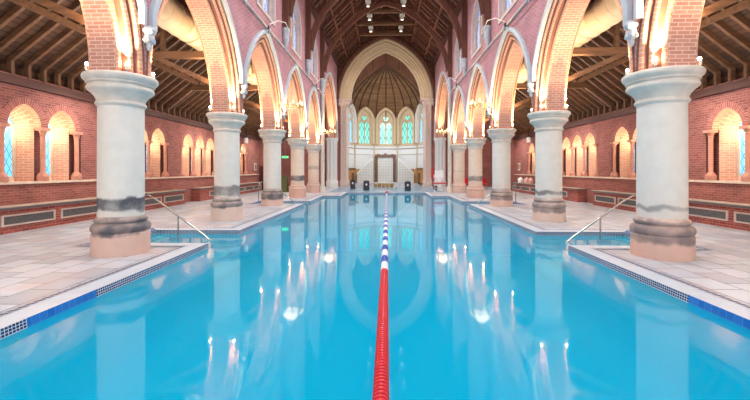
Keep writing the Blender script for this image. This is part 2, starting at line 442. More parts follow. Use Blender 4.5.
for side in (-1, 1):
    sn = 'left' if side < 0 else 'right'
    P = lambda u, z, n, s=side: (s*(WF+n), u, z)
    Q = lambda u, z, n, s=side: (s*(WB-n), u, z)
    wall = MB()
    bays = [Y0-S*1.5+S*k for k in range(0, 6)]        # bay centres 2.37-..  first is -.13
    bays = [b for b in [Y0+S*(i-.5) for i in range(-1, 5)]]
    ops = [dict(uc=b, half=AH, zs=AZ, c=AC, w=.5) for b in bays]
    cr = dict(uc=CRY, half=CRH, zs=CRZ, c=CRC, w=.5)
    y_a, y_b = bays[0]-2.5, Y0+S*4
    strips(wall, P, y_a, y_b, CAPZ, 7.6, ops, 0)
    strips(wall, P, y_b, YEND, CAPZ, 11.9, [cr], 0)
    # clerestory
    cl = [dict(uc=b, half=1.05, zs=9.3, c=.35, sill=7.95) for b in bays]
    strips(wall, P, y_a, y_b, 7.6, EAVE+.2, cl, 0)
    strips(wall, Q, y_a, y_b, CAPZ, 8.6, [dict(o) for o in ops], 0)
    strips(wall, Q, y_b, YEND, CAPZ, 8.6, [cr], 0)
    # solid respond from floor to springing past the crossing arch
    wall.face([P(36.65, 0, 0), P(YEND, 0, 0), P(YEND, CAPZ, 0), P(36.65, CAPZ, 0)], None)
    w = wall.build('wall_nave_'+sn, M['brick_nave']); struct(w)
    for b in bays:
        a = MB(); sweep(a, P, b, AH, AZ, AC, OP, zb=CAPZ, mats=OPm)
        prof2 = [(p[0], .5) if 0 else (p[0], 1.0-p[1]) for p in reversed(OP)]
        sweep(a, P, b, AH, AZ, AC, [(pw, 1.0-pn) for pw, pn in OP], zb=CAPZ, mats=OPm)
        struct(a.build('arch_moulding', None, w, True))
    a = MB(); sweep(a, P, CRY, CRH, CRZ, CRC, OP, zb=CRZ, mats=OPm); sweep(a, P, CRY, CRH, CRZ, CRC, [(pw, 1.0-pn) for pw, pn in OP], zb=CRZ, mats=OPm)
    struct(a.build('arch_moulding', None, w, True))
    # near respond block of the crossing arch above the fifth capital
    a = MB(); a.box(side*WF, side*WB, Y0+S*4+.02, CRY-CRH, CAPZ, CRZ); struct(a.build('arch_pier', M['brick_pier'], w))
    # hood moulds
    def hood(b, half, zs, c, zmin):
        h = MB()
        def path(w):
            pts = arc(half, zs, c, w, 26)
            return pts
        prof = [(.46, .0), (.46, -.05), (.5, -.11), (.56, -.12), (.62, -.09), (.64, -.03), (.64, .0)]
        cs = [path(wv) for wv, nn in prof]; base = cs[3]
        idx = [i for i, (u, z) in enumerate(base) if z >= zmin and abs(u) < 2.62]
        # straight descending leg to the stop
        rows = []
        for (wv, nn), cv in zip(prof, cs):
            pts = [cv[i] for i in idx]
            if half < 3:
                xo = 2.5-(wv-.46)*0.0-.02*0
                d = (.64-wv)
                pts = [(min(pts[0][0], 2.47-d*.5), zmin-.25)]+pts+[(-min(pts[0][0], 2.47-d*.5), zmin-.25)]
            rows.append([P(b+u, z, nn) for u, z in pts])
        h.grid(rows)
        return h
    for b in bays:
        hs = MB(); h = hood(b, AH, AZ, AC, 4.75)
        struct(h.build('hood_moulding', M['stone_cool'], w, True))
    h = MB(); sweep(h, P, CRY, CRH, CRZ, CRC, [(.46, 0), (.46, -.05), (.5, -.11), (.56, -.12), (.62, -.09), (.64, 0)], n=20)
    struct(h.build('hood_moulding', M['stone_cool'], w, True))
    # string course
    s_ = MB(); s_.box(side*(WF-.07), side*(WF+.01), y_a, 27.2, 7.36, 7.42); s_.tube([P(y_a, 7.27, -.16), P(27.2, 7.27, -.16)], .025)
    struct(s_.build('string_course', M['stone'], w))
    # clerestory windows
    for k, b in enumerate(bays):
        fr = MB()
        sweep(fr, P, b, 1.05, 9.3, .35, [(.12, 0), (.12, -.05), (.0, -.05), (0, .1), (-.06, .12), (-.06, .3), (0, .32)], zb=7.95)
        for uu in (-1.05, 0, 1.05):
            pass
        fr.box(side*(WF+.12), side*(WF+.3), b-.07, b+.07, 7.95, 9.75)
        fr.box(side*(WF-.05), side*(WF+.3), b-1.15, b+1.15, 7.83, 7.96)
        for uu in (-.52, .52):
            sub = MB(); cv = arc(.45, 9.15, .3, 0, 8, 7.96)
            sweep(fr, P, b+uu, .42, 9.1, .3, [(.0, .16), (.09, .16), (.09, .28)], zb=7.96)
        wn = struct(fr.build('window_%d' % (k+1 if side < 0 else k+7), M['stone_pink'], None, False))
        g = MB(); pts = arc(1.02, 9.3, .35, 0, 10, 7.95)
        g.face([P(b+u, z, .26) for u, z in pts], [(b+u, z) for u, z in pts])
        struct(g.build('pane', M['glass_clere'], wn))

# ------------------------------------------------------------------ columns
cap_prof = [(.401, 2.9), (.42, 2.92), (.44, 2.94), (.442, 2.965), (.43, 2.99), (.415, 3.005), (.425, 3.05), (.45, 3.1), (.5, 3.16), (.54, 3.19),
            (.57, 3.22), (.58, 3.25), (.57, 3.285), (.55, 3.30), (.55, 3.325), (.582, 3.33), (.59, 3.35), (.582, 3.37), (.6, 3.385), (.63, 3.41), (.649, 3.45), (.649, 3.485), (.63, 3.51), (.6, 3.52)]
base_prof = [(.503, 0), (.503, .41), (.49, .425), (.48, .44), (.5, .46), (.515, .5), (.515, .54), (.5, .58), (.47, .605), (.44, .615), (.435, .63), (.455, .65), (.462, .675), (.455, .7), (.43, .72), (.41, .73), (.401, .75)]
shaft_prof = [(.401, .75), (.403, .76), (.401, 1.8), (.398, 2.9)]
ordn = ['nearest column before the first in view', 'nearest', 'second', 'third', 'fourth', 'fifth']
stains = {(-1, 1): (.86, 1.12, 1, .15), (1, 1): (.9, 1.0, .55, .3), (-1, 2): (.8, 1.14, .75, .25), (1, 2): (.86, 1.0, .75, .15), (-1, 3): (.7, .8, .3, .15), (1, 3): (.7, .78, .5, .3),
          (-1, 4): (1.02, 1.32, .9, .5), (1, 4): (1.02, 1.3, .75, .5), (-1, 5): (1.7, 1.95, .35, .6), (1, 5): (1.5, 1.6, .2, .5), (-1, 0): (.9, 1., .4, .2), (1, 0): (.9, 1., .4, .2)}
bst = {(-1, 1): (.4, .75, .95, .75), (1, 1): (.3, .72, .75, .9), (-1, 2): (.43, .75, .8, .35), (1, 2): (.3, .75, .7, .5), (-1, 3): (.3, .76, .9, .6), (1, 3): (.3, .76, .7, .7),
       (-1, 4): (.9, 1., .2, .95), (1, 4): (.9, 1., .2, 1.0), (-1, 5): (.9, 1., .1, .8), (1, 5): (.9, 1., .1, .6), (-1, 0): (.4, .7, .6, .5), (1, 0): (.4, .7, .6, .5)}
what = {(-1, 1): 'with a dark grey damp band above its black ringed base', (1, 1): 'with a thin grey smudge above its rust and grey base',
        (-1, 2): 'with a wide blurred grey band above its base, beyond the handrail', (1, 2): 'with grey patchy base rings beyond the handrail',
        (-1, 3): 'with dark grey base rings', (1, 3): 'with a grey blotch on its base rings', (-1, 4): 'with a dark grey band at knee height over a pink foot',
        (1, 4): 'with a dark grey band over a red sandstone foot', (-1, 5): 'with a slim wall shaft beside it', (1, 5): 'beside the red and white high chair',
        (-1, 0): 'standing just before the first handrail bay', (1, 0): 'standing just before the first handrail bay'}
for side in (-1, 1):
    sd = 'left' if side < 0 else 'right'
    for i, y in enumerate(COLY):
        key = (side, i)
        t = empty('stone_column', (side*NX, y, 0))
        tag(t, '%s pale stone column on the %s of the pool %s' % (ordn[i].split()[0], sd, what[key]) if i else 'pale stone column %s on the %s' % ('out of the frame', sd), 'column', 'stone columns of the arcade')
        st = stains[key]; bs = bst[key]
        sm = stone_col('shaft_stone_%s%d' % (sd, i), (220, 218, 210) if i < 4 else (226, 208, 190), *st)
        bm_ = stone_col('base_stone_%s%d' % (sd, i), (216, 204, 194), *bs)
        for nm, pr, mt in (('base', base_prof, bm_), ('shaft', shaft_prof, sm), ('capital', cap_prof, M['stone'])):
            b = MB(); b.lathe(pr, n=48); o = b.build(nm, mt, None, True); o.parent = t
        # pier above capital handled by the arch mouldings; foliage stop where the hoods meet
        if i >= 1 or True:
            st_ = MB(); random.seed(3+i)
            cx = side*(WF-.07)
            st_.lathe([(.0, 4.04), (.04, 4.06), (.06, 4.12), (.05, 4.16), (.09, 4.22), (.1, 4.3), (.08, 4.36), (.12, 4.42), (.13, 4.46), (.1, 4.52), (.05, 4.54)], cx, y, 12)
            for k in range(12):
                a = 2*PI*k/6+(k//6)*.5; zz = 4.24 if k < 6 else 4.42; rr = .09
                px, py = cx+rr*math.cos(a), y+rr*math.sin(a)
                st_.lathe([(0, zz-.05), (.03, zz-.03), (.042, zz), (.03, zz+.035), (0, zz+.045)], px, py, 6, cap=False)
            struct(st_.build('trim_%d' % ((0 if side < 0 else 20)+i+1), M['stone_cool'], None, True))

# uplights on the capitals
def make_uplight():
    t = empty('uplight')
    b = MB(); b.lathe([(.04, 0), (.04, .02), (.012, .025), (.012, .06)], n=10); b.build('foot', M['grey_metal'], t, True)
    b = MB(); b.lathe([(.02, .055), (.034, .07), (.038, .13), (.034, .14), (.034, .135)], n=12, cap=False); b.build('lamp_body', M['white_metal'], t, True)
    b = MB(); b.lathe([(.02, .137), (.026, .155), (.022, .185), (.001, .2)], n=12, cap=False); b.build('lens', M['led'], t, True)
    return t
up0 = None
LIGHTS = []
for side in (-1, 1):
    sd = 'left' if side < 0 else 'right'
    for i, y in enumerate(COLY):
        for dx in (-1, 1):
            for dy in (-1, 1):
                x, yy = side*NX+dx*.395, y+dy*.395
                if up0 is None: up0 = make_uplight(); o = up0
                else: o = copy_tree(up0)
                o.location = (x, yy, CAPZ)
                tow = 'pool' if dx*side < 0 else 'aisle'
                nf = 'near' if dy < 0 else 'far'
                tag(o, 'small uplight on the %s %s column capital, %s edge facing the %s' % (ordn[i].split()[0] if i else 'unseen', sd, nf, tow), 'light', 'uplights on the column capitals')
                LIGHTS.append((x, yy, CAPZ+.2))

def spot(name, loc, direction, e, col, size, blend=.6, r=.04, spec=1.0):
    l = D.lights.new(name, 'SPOT'); l.energy = e; l.color = col; l.spot_size = math.radians(size); l.spot_blend = blend; l.shadow_soft_size = r; l.specular_factor = spec
    o = D.objects.new(name, l); COL.objects.link(o); o.location = loc
    o.rotation_euler = Vector(direction).to_track_quat('-Z', 'Y').to_euler(); return o
def point(name, loc, e, col, r=.1, spec=1.0):
    l = D.lights.new(name, 'POINT'); l.energy = e; l.color = col; l.shadow_soft_size = r; l.specular_factor = spec
    o = D.objects.new(name, l); COL.objects.link(o); o.location = loc; return o
def area(name, loc, direction, e, col, sx, sy, spec=1.0):
    l = D.lights.new(name, 'AREA'); l.energy = e; l.color = col; l.shape = 'RECTANGLE'; l.size = sx; l.size_y = sy; l.specular_factor = spec
    o = D.objects.new(name, l); COL.objects.link(o); o.location = loc
    o.rotation_euler = Vector(direction).to_track_quat('-Z', 'Y').to_euler(); return o
WARM = (1, .68, .36)
for side in (-1, 1):
    for y in COLY:
        for dx in (-1, 1):
            for dy in (-1, 1):
                spot('uplight_beam', (side*NX+dx*.40, y+dy*.40, CAPZ+.26), (-dx*.07, -dy*.02, 1), 560, WARM, 84, 1, .02)

# ------------------------------------------------------------------ corbels, wall posts and wall shafts
truss_y = [Y0+S*i for i in range(0, 5)]+[32.4]
nm2 = ['first', 'second', 'third', 'fourth', 'fifth', 'sixth']
tn = 0
for side in (-1, 1):
    for i, y in enumerate(truss_y):
        if i == 5: continue
        c = MB(); cx = side*(WF-.14)
        c.lathe([(.0, 7.12), (.04, 7.25), (.08, 7.5), (.13, 7.68), (.17, 7.75), (.15, 7.8), (.16, 8.1), (.19, 8.16), (.2, 8.26), (.17, 8.28)], cx, y, 8)
        struct(c.build('trim_%d' % (50+tn), M['stone_cool'])); tn += 1
for side in (-1, 1):
    c = MB(); y = Y0+S*4
    c.lathe([(.22, 0), (.22, .35), (.17, .42), (.15, .5), (.14, .6), (.14, 7.1), (.17, 7.14), (.15, 7.2)], side*(WF-.17), y, 12)
    struct(c.build('trim_%d' % (50+tn), M['stone'], None, True)); tn += 1

# ------------------------------------------------------------------ nave roof trusses
brace = [(4.56, 8.9), (4.5, 9.4), (4.35, 9.95), (4.1, 10.6), (3.75, 11.2), (3.3, 11.75), (2.75, 12.3), (2.15, 12.8), (1.5, 13.25), (.8, 13.62), (0, 13.85)]
def roofz(x): return EAVE+.35+(4.8-abs(x))*.98
def make_truss(main=True):
    t = empty('roof_truss')
    def part(nm, fn, mt='wood_truss'):
        b = MB(); fn(b); return b.build(nm, M[mt], t)
    for s in (-1, 1):
        if main:
            part('wall_post', lambda b: b.box(s*4.52, s*4.8, -.15, .15, 8.28, EAVE+.3))
            pts = [(s*x, 0, z) for x, z in brace]
            part('curved_brace', lambda b: (b.ribbon(pts, .2, .3, (0, 1, 0)), b.ribbon([(p[0]*.965, 0, p[2]-.11) for p in pts], .1, .06, (0, 1, 0), None)))
            part('spandrel_strut', lambda b: b.bar((s*3.95, 0, 10.95), (s*4.75, 0, 11.9), .12, .14))
            part('spandrel_strut', lambda b: b.bar((s*3.1, 0, 12.0), (s*3.5, 0, roofz(3.5)-.2), .12, .14))
            part('spandrel_strut', lambda b: b.bar((s*2.0, 0, 12.95), (s*2.4, 0, roofz(2.4)-.2), .12, .14))
        part('principal_rafter', lambda b: b.bar((s*4.8, 0, roofz(4.8)-.22), (0, 0, roofz(0)-.22), .2, .28))
        part('queen_strut', lambda b: b.bar((s*1.3, 0, 14.3), (s*1.3, 0, roofz(1.3)-.3), .12, .14))
        part('lower_strut', lambda b: b.bar((s*2.5, 0, 14.2), (s*3.6, 0, 13.1), .1, .12))
    part('collar_beam', lambda b: b.box(-2.7, 2.7, -.1, .1, 14.2, 14.42), 'wood_aisle')
    return t
big = small = None
ally = []
k = Y0
while k < 36.5:
    ally.append(k); k += 2.5
nth = ['first', 'second', 'third', 'fourth', 'fifth', 'sixth', 'seventh', 'eighth', 'ninth', 'tenth', 'eleventh', 'twelfth', 'thirteenth']
for j, y in enumerate(ally):
    main = (j % 2 == 0 and y < 30)
    if main:
        if big is None: big = make_truss(True); o = big
        else: o = copy_tree(big)
    else:
        if small is None: small = make_truss(False); o = small
        else: o = copy_tree(small)
    o.location = (0, y, 0)
    tag(o, '%s dark timber roof frame from the camera, %s' % (nth[j], 'with curved braces on wall posts' if main else 'without braces, between two braced ones'), 'roof truss', 'dark timber frames of the pool hall roof')
# roof boards
b = MB()
for s in (-1, 1):
    b.face([(s*5.4, y_a, roofz(5.4)), (s*5.4, YEND+.5, roofz(5.4)), (0, YEND+.5, roofz(0)), (0, y_a, roofz(0))],
           [(y_a, 0), (YEND+.5, 0), (YEND+.5, 7.5), (y_a, 7.5)])
roof = struct(b.build('ceiling_nave', M['board_nave']))
def mesh_copies(name, mb, mat, locs, parent, scale=None):
    first = mb.build(name, mat, parent)
    first.matrix_parent_inverse = Matrix.Identity(4)
    first.location = locs[0]
    for l in locs[1:]:
        c = first.copy(); COL.objects.link(c); c.location = l
    return first
for s in (-1, 1):
    r = MB(); r.bar((s*4.9, 0, roofz(4.9)-.07), (s*.03, 0, roofz(0)-.07), .09, .12)
    o0 = r.build('rafter', M['wood_dark'], roof)
    k = 8.0; first = True
    while k < 36.8:
        if abs(((k-Y0) % 2.5)) > .2 and abs(((k-Y0) % 2.5)-2.5) > .2:
            if first: o0.location = (0, k, 0); first = False
            else:
                c = o0.copy(); COL.objects.link(c); c.location = (0, k, 0)
        k += .62
    for xx in (3.9, 2.6, 1.3):
        p = MB(); p.bar((s*xx, y_a, roofz(xx)-.2), (s*xx, YEND, roofz(xx)-.2), .16, .18, up=(s*.7, 0, .7)); p.build('purlin', M['wood_truss'], roof)
    p = MB(); p.box(s*4.55, s*4.82, y_a, YEND, EAVE-.05, EAVE+.2); p.build('wall_plate', M['wood_dark'], roof)
# hanging floodlights
fl0 = None
for j, y in enumerate([Y0+S*i*.5 for i in range(6, 11)]):
    for s in (-1, 1):
        if fl0 is None:
            fl0 = empty('floodlight')
            b = MB(); b.box(-.03, .03, -.03, .03, -.1, 0); b.box(-.2, .2, -.04, .04, -.14, -.1); b.build('bracket', M['white_metal'], fl0)
            b = MB(); b.box(-.13, .13, -.13, .13, -.56, -.14); b.box(-.2, .2, -.16, .16, -.26, -.12); b.build('lamp_housing', M['white_metal'], fl0, True)
            b = MB(); b.lathe([(.001, -.565), (.1, -.565)], n=14, cap=False); b.build('lens', emis('flood_lens', (255, 240, 215), 2), fl0)
            o = fl0
        else: o = copy_tree(fl0)
        o.location = (s*1.3, y, 14.2)
        tag(o, 'white floodlight hanging under the %s roof collar, on the %s' % (nth[j+6], 'left' if s < 0 else 'right'), 'light', 'white floodlights under the roof collars')

# ------------------------------------------------------------------ gable wall, chancel arch
PG = lambda u, z, n: (u, YEND+n, z)
CH, CZ, CC = 3.45, 8.57, 1.65
g = MB()
strips(g, PG, -5.9, 5.9, 8.57, 17.2, [dict(uc=0, half=CH, zs=CZ, c=CC, w=1.15)], 0)
gw = struct(g.build('wall_east', M['board_gable']))
g = MB()
for s in (-1, 1): g.box(s*4.45, s*5.9, YEND, YEND+.8, 0, 8.57)
struct(g.build('wall_east_pier', M['brick_aisle'], gw))
g = MB()
pr = [(1.2, -.0), (1.2, -.12), (1.05, -.16), (.98, -.08), (.9, -.1), (.75, -.1), (.7, .02), (.62, .0), (.5, .02), (.45, .12), (.38, .08), (.3, .1), (.22, .2), (.12, .16), (0, .2), (0, .6)]
sweep(g, PG, 0, CH, CZ, CC, pr, n=22); struct(g.build('chancel_arch', M['stone_cream'], gw, True))
g = MB(); sweep(g, PG, 0, CH, CZ, CC, [(1.2, -.2), (1.2, -.35), (1.5, -.35), (1.5, -.0)], n=22); struct(g.build('arch_timber', M['wood_truss'], gw, True))
g = MB()
for s in (-1, 1):
    for (a, c) in (((4.6, 11.2), (3.6, 13.4)), ((3.6, 12.2), (4.7, 12.6)), ((3.4, 13.1), (2.4, 15.2)), ((2.5, 13.9), (3.3, 14.1)), ((2.2, 14.3), (1.2, 16.2)), ((1.2, 14.9), (2.4, 15.1)), ((.4, 15), (0, 16.5)), ((4.0, 11.9), (4.4, 13.4)), ((1.3, 14.8), (.6, 16.6)), ((2.9, 13.6), (2.9, 14.6))):
        g.bar((s*a[0], YEND-.12, a[1]), (s*c[0], YEND-.12, c[1]), .12, .12, up=(0, 1, 0))
g.box(-4.7, 4.7, YEND-.2, YEND, 15.2, 15.4)
struct(g.build('gable_lattice', M['wood_aisle'], gw))
for s in (-1, 1):
    t = MB()
    for (ox, oy, r) in ((3.95, .0, .17), (4.38, -.02, .15), (3.85, .45, .12), (4.17, -.12, .08)):
        t.lathe([(r+.08, 0), (r+.08, .5), (r+.03, .6), (r, .7), (r, 7.9), (r+.03, 7.95), (r+.01, 8.0), (r+.07, 8.2), (r+.12, 8.35), (r+.13, 8.55), (r+.1, 8.6)], s*ox, YEND+oy, 12)
    t.box(s*3.82, s*4.55, YEND+.02, YEND+.7, 0, 8.55)
    t.box(s*3.42, s*4.7, YEND-.34, YEND+.75, 8.48, 8.66); t.box(s*3.5, s*4.66, YEND-.26, YEND+.7, 8.36, 8.44)
    for q in range(7):
        t.lathe([(.0, 7.92), (.06, 7.98), (.1, 8.12), (.13, 8.3), (.09, 8.38)], s*(3.72+q*.15), YEND-.2, 7)
    struct(t.build('trim_%d' % (70+(s > 0)), M['stone_pink'], None, True))
    # respond of the crossing arch, fluted pale
    t = MB()
    for k, (ox, oy) in enumerate(((5.1, 36.45), (5.35, 36.3), (5.6, 36.4), (4.95, 36.65))):
        t.lathe([(.26, 0), (.26, .5), (.19, .6), (.17, .7), (.17, 4.3), (.2, 4.35), (.18, 4.4), (.26, 4.6), (.28, 4.72), (.28, 4.76)], s*ox, oy, 14)
    t.box(s*4.95, s*5.8, 36.45, YEND, 0, 4.74)
    struct(t.build('trim_%d' % (72+(s > 0)), M['stone_white'], None, True))

# ------------------------------------------------------------------ apse
ap = [(-4.2, 36.9), (-4.2, 37.6), (-3.35, 40.1), (-1.3, 41.55), (1.3, 41.55), (3.35, 40.1), (4.2, 37.6), (4.2, 36.9)]
AZT = 9.0
def facet(a, b):
    a = Vector((a[0], a[1], 0)); b = Vector((b[0], b[1], 0)); d = (b-a); L = d.length; d.normalize()
    nrm = Vector((d.y, -d.x, 0))
    mid = (a+b)/2
    if nrm.dot(mid-Vector((0, 38, 0))) < 0: nrm = -nrm
    return L, (lambda u, z, n: tuple(mid+d*u+nrm*n+Vector((0, 0, z))))
aw = MB(); wcount = 20; wns = []
fac = list(zip(ap, ap[1:]))
white = MB(); stonew = MB()
for k, (a, b) in enumerate(fac):
    L, F = facet(a, b)
    white.face([F(-L/2, 0, 0), F(L/2, 0, 0), F(L/2, 4.3, 0), F(-L/2, 4.3, 0)])
    if k in (0, 6): stonew.face([F(-L/2, 4.3, 0), F(L/2, 4.3, 0), F(L/2, AZT, 0), F(-L/2, AZT, 0)]); continue
    strips(stonew, F, -L/2, L/2, 4.3, 7.45, [dict(uc=0, half=.82, zs=6.95, c=.55, sill=4.5)], 0)
    fr = MB()
    sweep(fr, F, 0, .82, 6.95, .55, [(.3, .1), (.3, -.34), (.22, -.36), (.16, -.3), (.08, -.28), (.04, -.1), (0, -.06), (0, .2), (-.08, .22), (-.08, .35)], zb=4.5, n=12)
    for uu in (-.37, .37): sweep(fr, F, uu, .29, 6.55, .25, [(0, 0), (.05, 0), (.05, .06)], zb=4.52, n=8)
    p0 = F(-.05, 4.5, .22); 
    fr.bar(F(0, 4.5, .02), F(0, 7.0, .02), .09, .1, up=F(0, 0, 1) if 0 else (0, 1, 0))
    cc = [F(.36*math.cos(q*PI/8), 7.33+.36*math.sin(q*PI/8), .03) for q in range(17)]
    fr.tube(cc, .03, 6, caps=False)
    sp = MB()
    fr.face([F(-.82, 4.5, 0), F(.82, 4.5, 0), F(.82, 4.6, .35), F(-.82, 4.6, .35)])
    wn = struct(fr.build('window_%d' % wcount, M['stone'] if k in (1, 5) else M['stone_cream'], None, False)); wcount += 1
    tp = MB(); pts = arc(.8, 6.95, .55, 0, 10, 4.5); tp.face([F(u, z, .06) for u, z in pts], [(u, z) for u, z in pts])
    struct(tp.build('tracery', M['stone_cream'], wn))
    gm = M['glass_apse'] if k in (2, 3, 4) else M['glass_apse_side']
    for uu in (-.35, .35):
        gl = MB(); pts = arc(.28, 6.45, .25, 0, 8, 4.56); gl.face([F(uu+u, z, .05) for u, z in pts], [(u, z) for u, z in pts]); struct(gl.build('pane', gm, wn))
    gl = MB(); pts = []
    for q in range(40):
        an = 2*PI*q/40+PI/2; rr = .24+.07*math.cos(5*an-5*PI/2); pts.append((rr*1.15*math.cos(an), 7.33+rr*math.sin(an)))
    gl.face([F(u, z, .05) for u, z in pts], [(u, z) for u, z in pts]); struct(gl.build('rosette', gm, wn))
awo = struct(stonew.build('wall_apse', M['stone_cream']))
struct(white.build('wall_apse_dado', M['white_plaster'], awo))
# mouldings running round the apse and gilded shafts at the angles
for z0, z1, mt in ((4.28, 4.42, 'stone_cream'), (3.95, 4.0, 'bronze'), (3.32, 3.37, 'stone')):
    t = MB()
    for a, b in fac:
        L, F = facet(a, b); t.face([F(-L/2, z0, -.06), F(L/2, z0, -.06), F(L/2, z1, -.08), F(-L/2, z1, -.08)]); t.face([F(-L/2, z1, -.08), F(L/2, z1, -.08), F(L/2, z1, 0), F(-L/2, z1, 0)]); t.face([F(-L/2, z0, -.06), F(L/2, z0, -.06), F(L/2, z0, 0), F(-L/2, z0, 0)])
    struct(t.build('cornice', M[mt], awo))
for (x, y) in ap[2:6]:
    t = MB(); t.lathe([(.12, 0), (.12, .3), (.07, .4), (.065, 7.0), (.1, 7.1), (.13, 7.3), (.13, 7.35)], x*.985, y-.06, 10); struct(t.build('angle_shaft', M['stone_cream'], awo, True))
# vault: ribbed timber half dome
def dome_pt(a, t):
    # a angle across the apse, t 0..1 height
    f = 1-t**2.4
    return (-4.2*math.cos(a)*f, 38.4+3.3*math.sin(a)*f, 7.2+5.3*t)
d = MB(); NA, NT = 32, 18
ts = [(i/NT)**.8 for i in range(NT+1)]
rows = []; uvr = []
for t in ts:
    rows.append([dome_pt(PI*j/NA, t) for j in range(NA+1)]); uvr.append([(j/NA*12, t*6.5) for j in range(NA+1)])
d.grid(rows, uvr)
# boarded vault lofted between the gable arch and the half dome
bl = MB()
def frontpt(t): return (4.25*(1-t**2.5), 7.2+6.75*t)
for sg in (-1, 1):
    g1 = [(sg*frontpt(t)[0], YEND+.3, frontpt(t)[1]) for t in ts]
    g2 = [(sg*abs(dome_pt(0, t)[0]), 38.4, dome_pt(0, t)[2]) for t in ts]
    bl.grid([g1, g2], [[(0, i*.35) for i in range(NT+1)], [(1.5, i*.35) for i in range(NT+1)]])
vo = struct(d.build('ceiling_apse', M['board_vault'], None, True))
struct(bl.build('vault_boards', M['board_nave'], vo, True))
for j in range(1, 12):
    a = PI*j/12
    r = MB(); pts = [Vector(dome_pt(a, (i/14)**.8)) for i in range(15)]
    cen = Vector((0, 38, 9)); pts = [p+(cen-p).normalized()*.06 for p in pts]
    r.tube(pts, .065, 6); struct(r.build('vault_rib', M['rib'], vo, True))

# apse furnishings
al = empty('marble_doorway', (-.05, 40.9, 0)); tag(al, 'tall white tiled panel in a thick bronze frame at the chancel end', 'doorway')
t = MB(); t.box(-1.12, -.82, -.2, .1, .3, 3.1); t.box(.82, 1.12, -.2, .1, .3, 3.1); t.box(-1.15, 1.15, -.24, .12, 3.05, 3.32); t.box(-.95, -.6, -.2, 0, 3.3, 3.38); t.box(.6, .95, -.2, 0, 3.3, 3.38); t.box(-.15, .15, -.2, 0, 3.32, 3.45)
o = t.build('frame', M['bronze']); o.parent = al
t = MB(); t.box(-.87, .87, -.08, 0, .3, 3.05); o = t.build('tiled_panel', M['lattice']); o.parent = al
t = MB(); t.box(-1.2, 1.2, -.4, .15, 0, .3); o = t.build('plinth', M['white_plaster']); o.parent = al
for s in (-1, 1):
    st = empty('sloping_screen', (s*1.3-.05, 39.55, 0)); tag(st, 'white tiled stepped screen rising to the bronze doorway from the %s' % ('left' if s < 0 else 'right'), 'screen', 'white tiled screens beside the bronze doorway')
    t = MB()
    prof = [(0, .25), (1.7, .25), (1.7, 1.25), (1.55, 1.35), (.15, 2.75), (0, 2.75)]
    f = [(s*u, 0, z) for u, z in prof]; bk = [(s*u, .15, z) for u, z in prof]
    t.face(f); t.face(bk)
    for i in range(len(f)): j = (i+1) % len(f); t.face([f[i], f[j], bk[j], bk[i]])
    o = t.build('panel', M['lattice']); o.parent = st
    t = MB(); 
    for (p, q) in (((1.7, 1.25), (1.55, 1.37)), ((1.55, 1.37), (.15, 2.78)), ((.15, 2.78), (0, 2.78))): t.bar((s*p[0], .07, p[1]), (s*q[0], .07, q[1]), .2, .05, up=(0, 1, 0))
    o = t.build('coping', M['white_plaster']); o.parent = st
    t = MB(); t.box(s*-.02, s*1.72, -.1, .2, 0, .25); o = t.build('base', M['white_plaster']); o.parent = st
    # wooden dado
    wd = empty('wooden_dado', (s*3.3, 39.3, 0)); tag(wd, 'tan wooden dado panel beside the %s tiled screen' % ('left' if s < 0 else 'right'), 'panelling', 'tan wooden dado panels of the apse')
    t = MB(); t.face([(s*.75, -1.9, .3), (s*-.02, .6, .3), (s*-.02, .6, 1.75), (s*.75, -1.9, 1.75)]); t.face([(s*-.05, .55, .3), (s*-1.3, 1.5, .3), (s*-1.3, 1.5, 1.75), (s*-.05, .55, 1.75)])
    o = t.build('panel', M['tan_panel']); o.parent = wd
    t = MB(); t.bar((s*.72, -1.9, 1.8), (s*-.06, .6, 1.8), .14, .09); o = t.build('rail', M['bronze']); o.parent = wd
    t = MB(); t.box(s*.05, s*.3, -.3, -.15, .0, 1.35); o = t.build('post', M['bronze']); o.parent = wd
# low carved stone front
lo = empty('carved_plinth', (-.2, 33.6, 0)); tag(lo, 'low carved gilded stone block on the deck before the bronze doorway', 'block')
t = MB(); t.box(-1.0, 1.0, -.3, .3, 0, .1); t.box(-.92, .92, -.25, .25, .1, .44); t.box(-1.0, 1.0, -.32, .32, .44, .52); o = t.build('body', M['stone']); o.parent = lo
for k in range(5):
    t = MB(); xx = -.72+.36*k; t.lathe([(.12, .12), (.13, .2), (.13, .36), (.11, .42)], xx, -.26, 10); o = t.build('carved_roundel', M['brass'], None, True); o.parent = lo
# steps up into the apse
t = MB(); t.box(-3.5, 3.5, 38.3, 41.5, 0, .15); t.box(-3.3, 3.3, 39.0, 41.5, .15, .28); struct(t.build('floor_chancel_step', M['deck']))

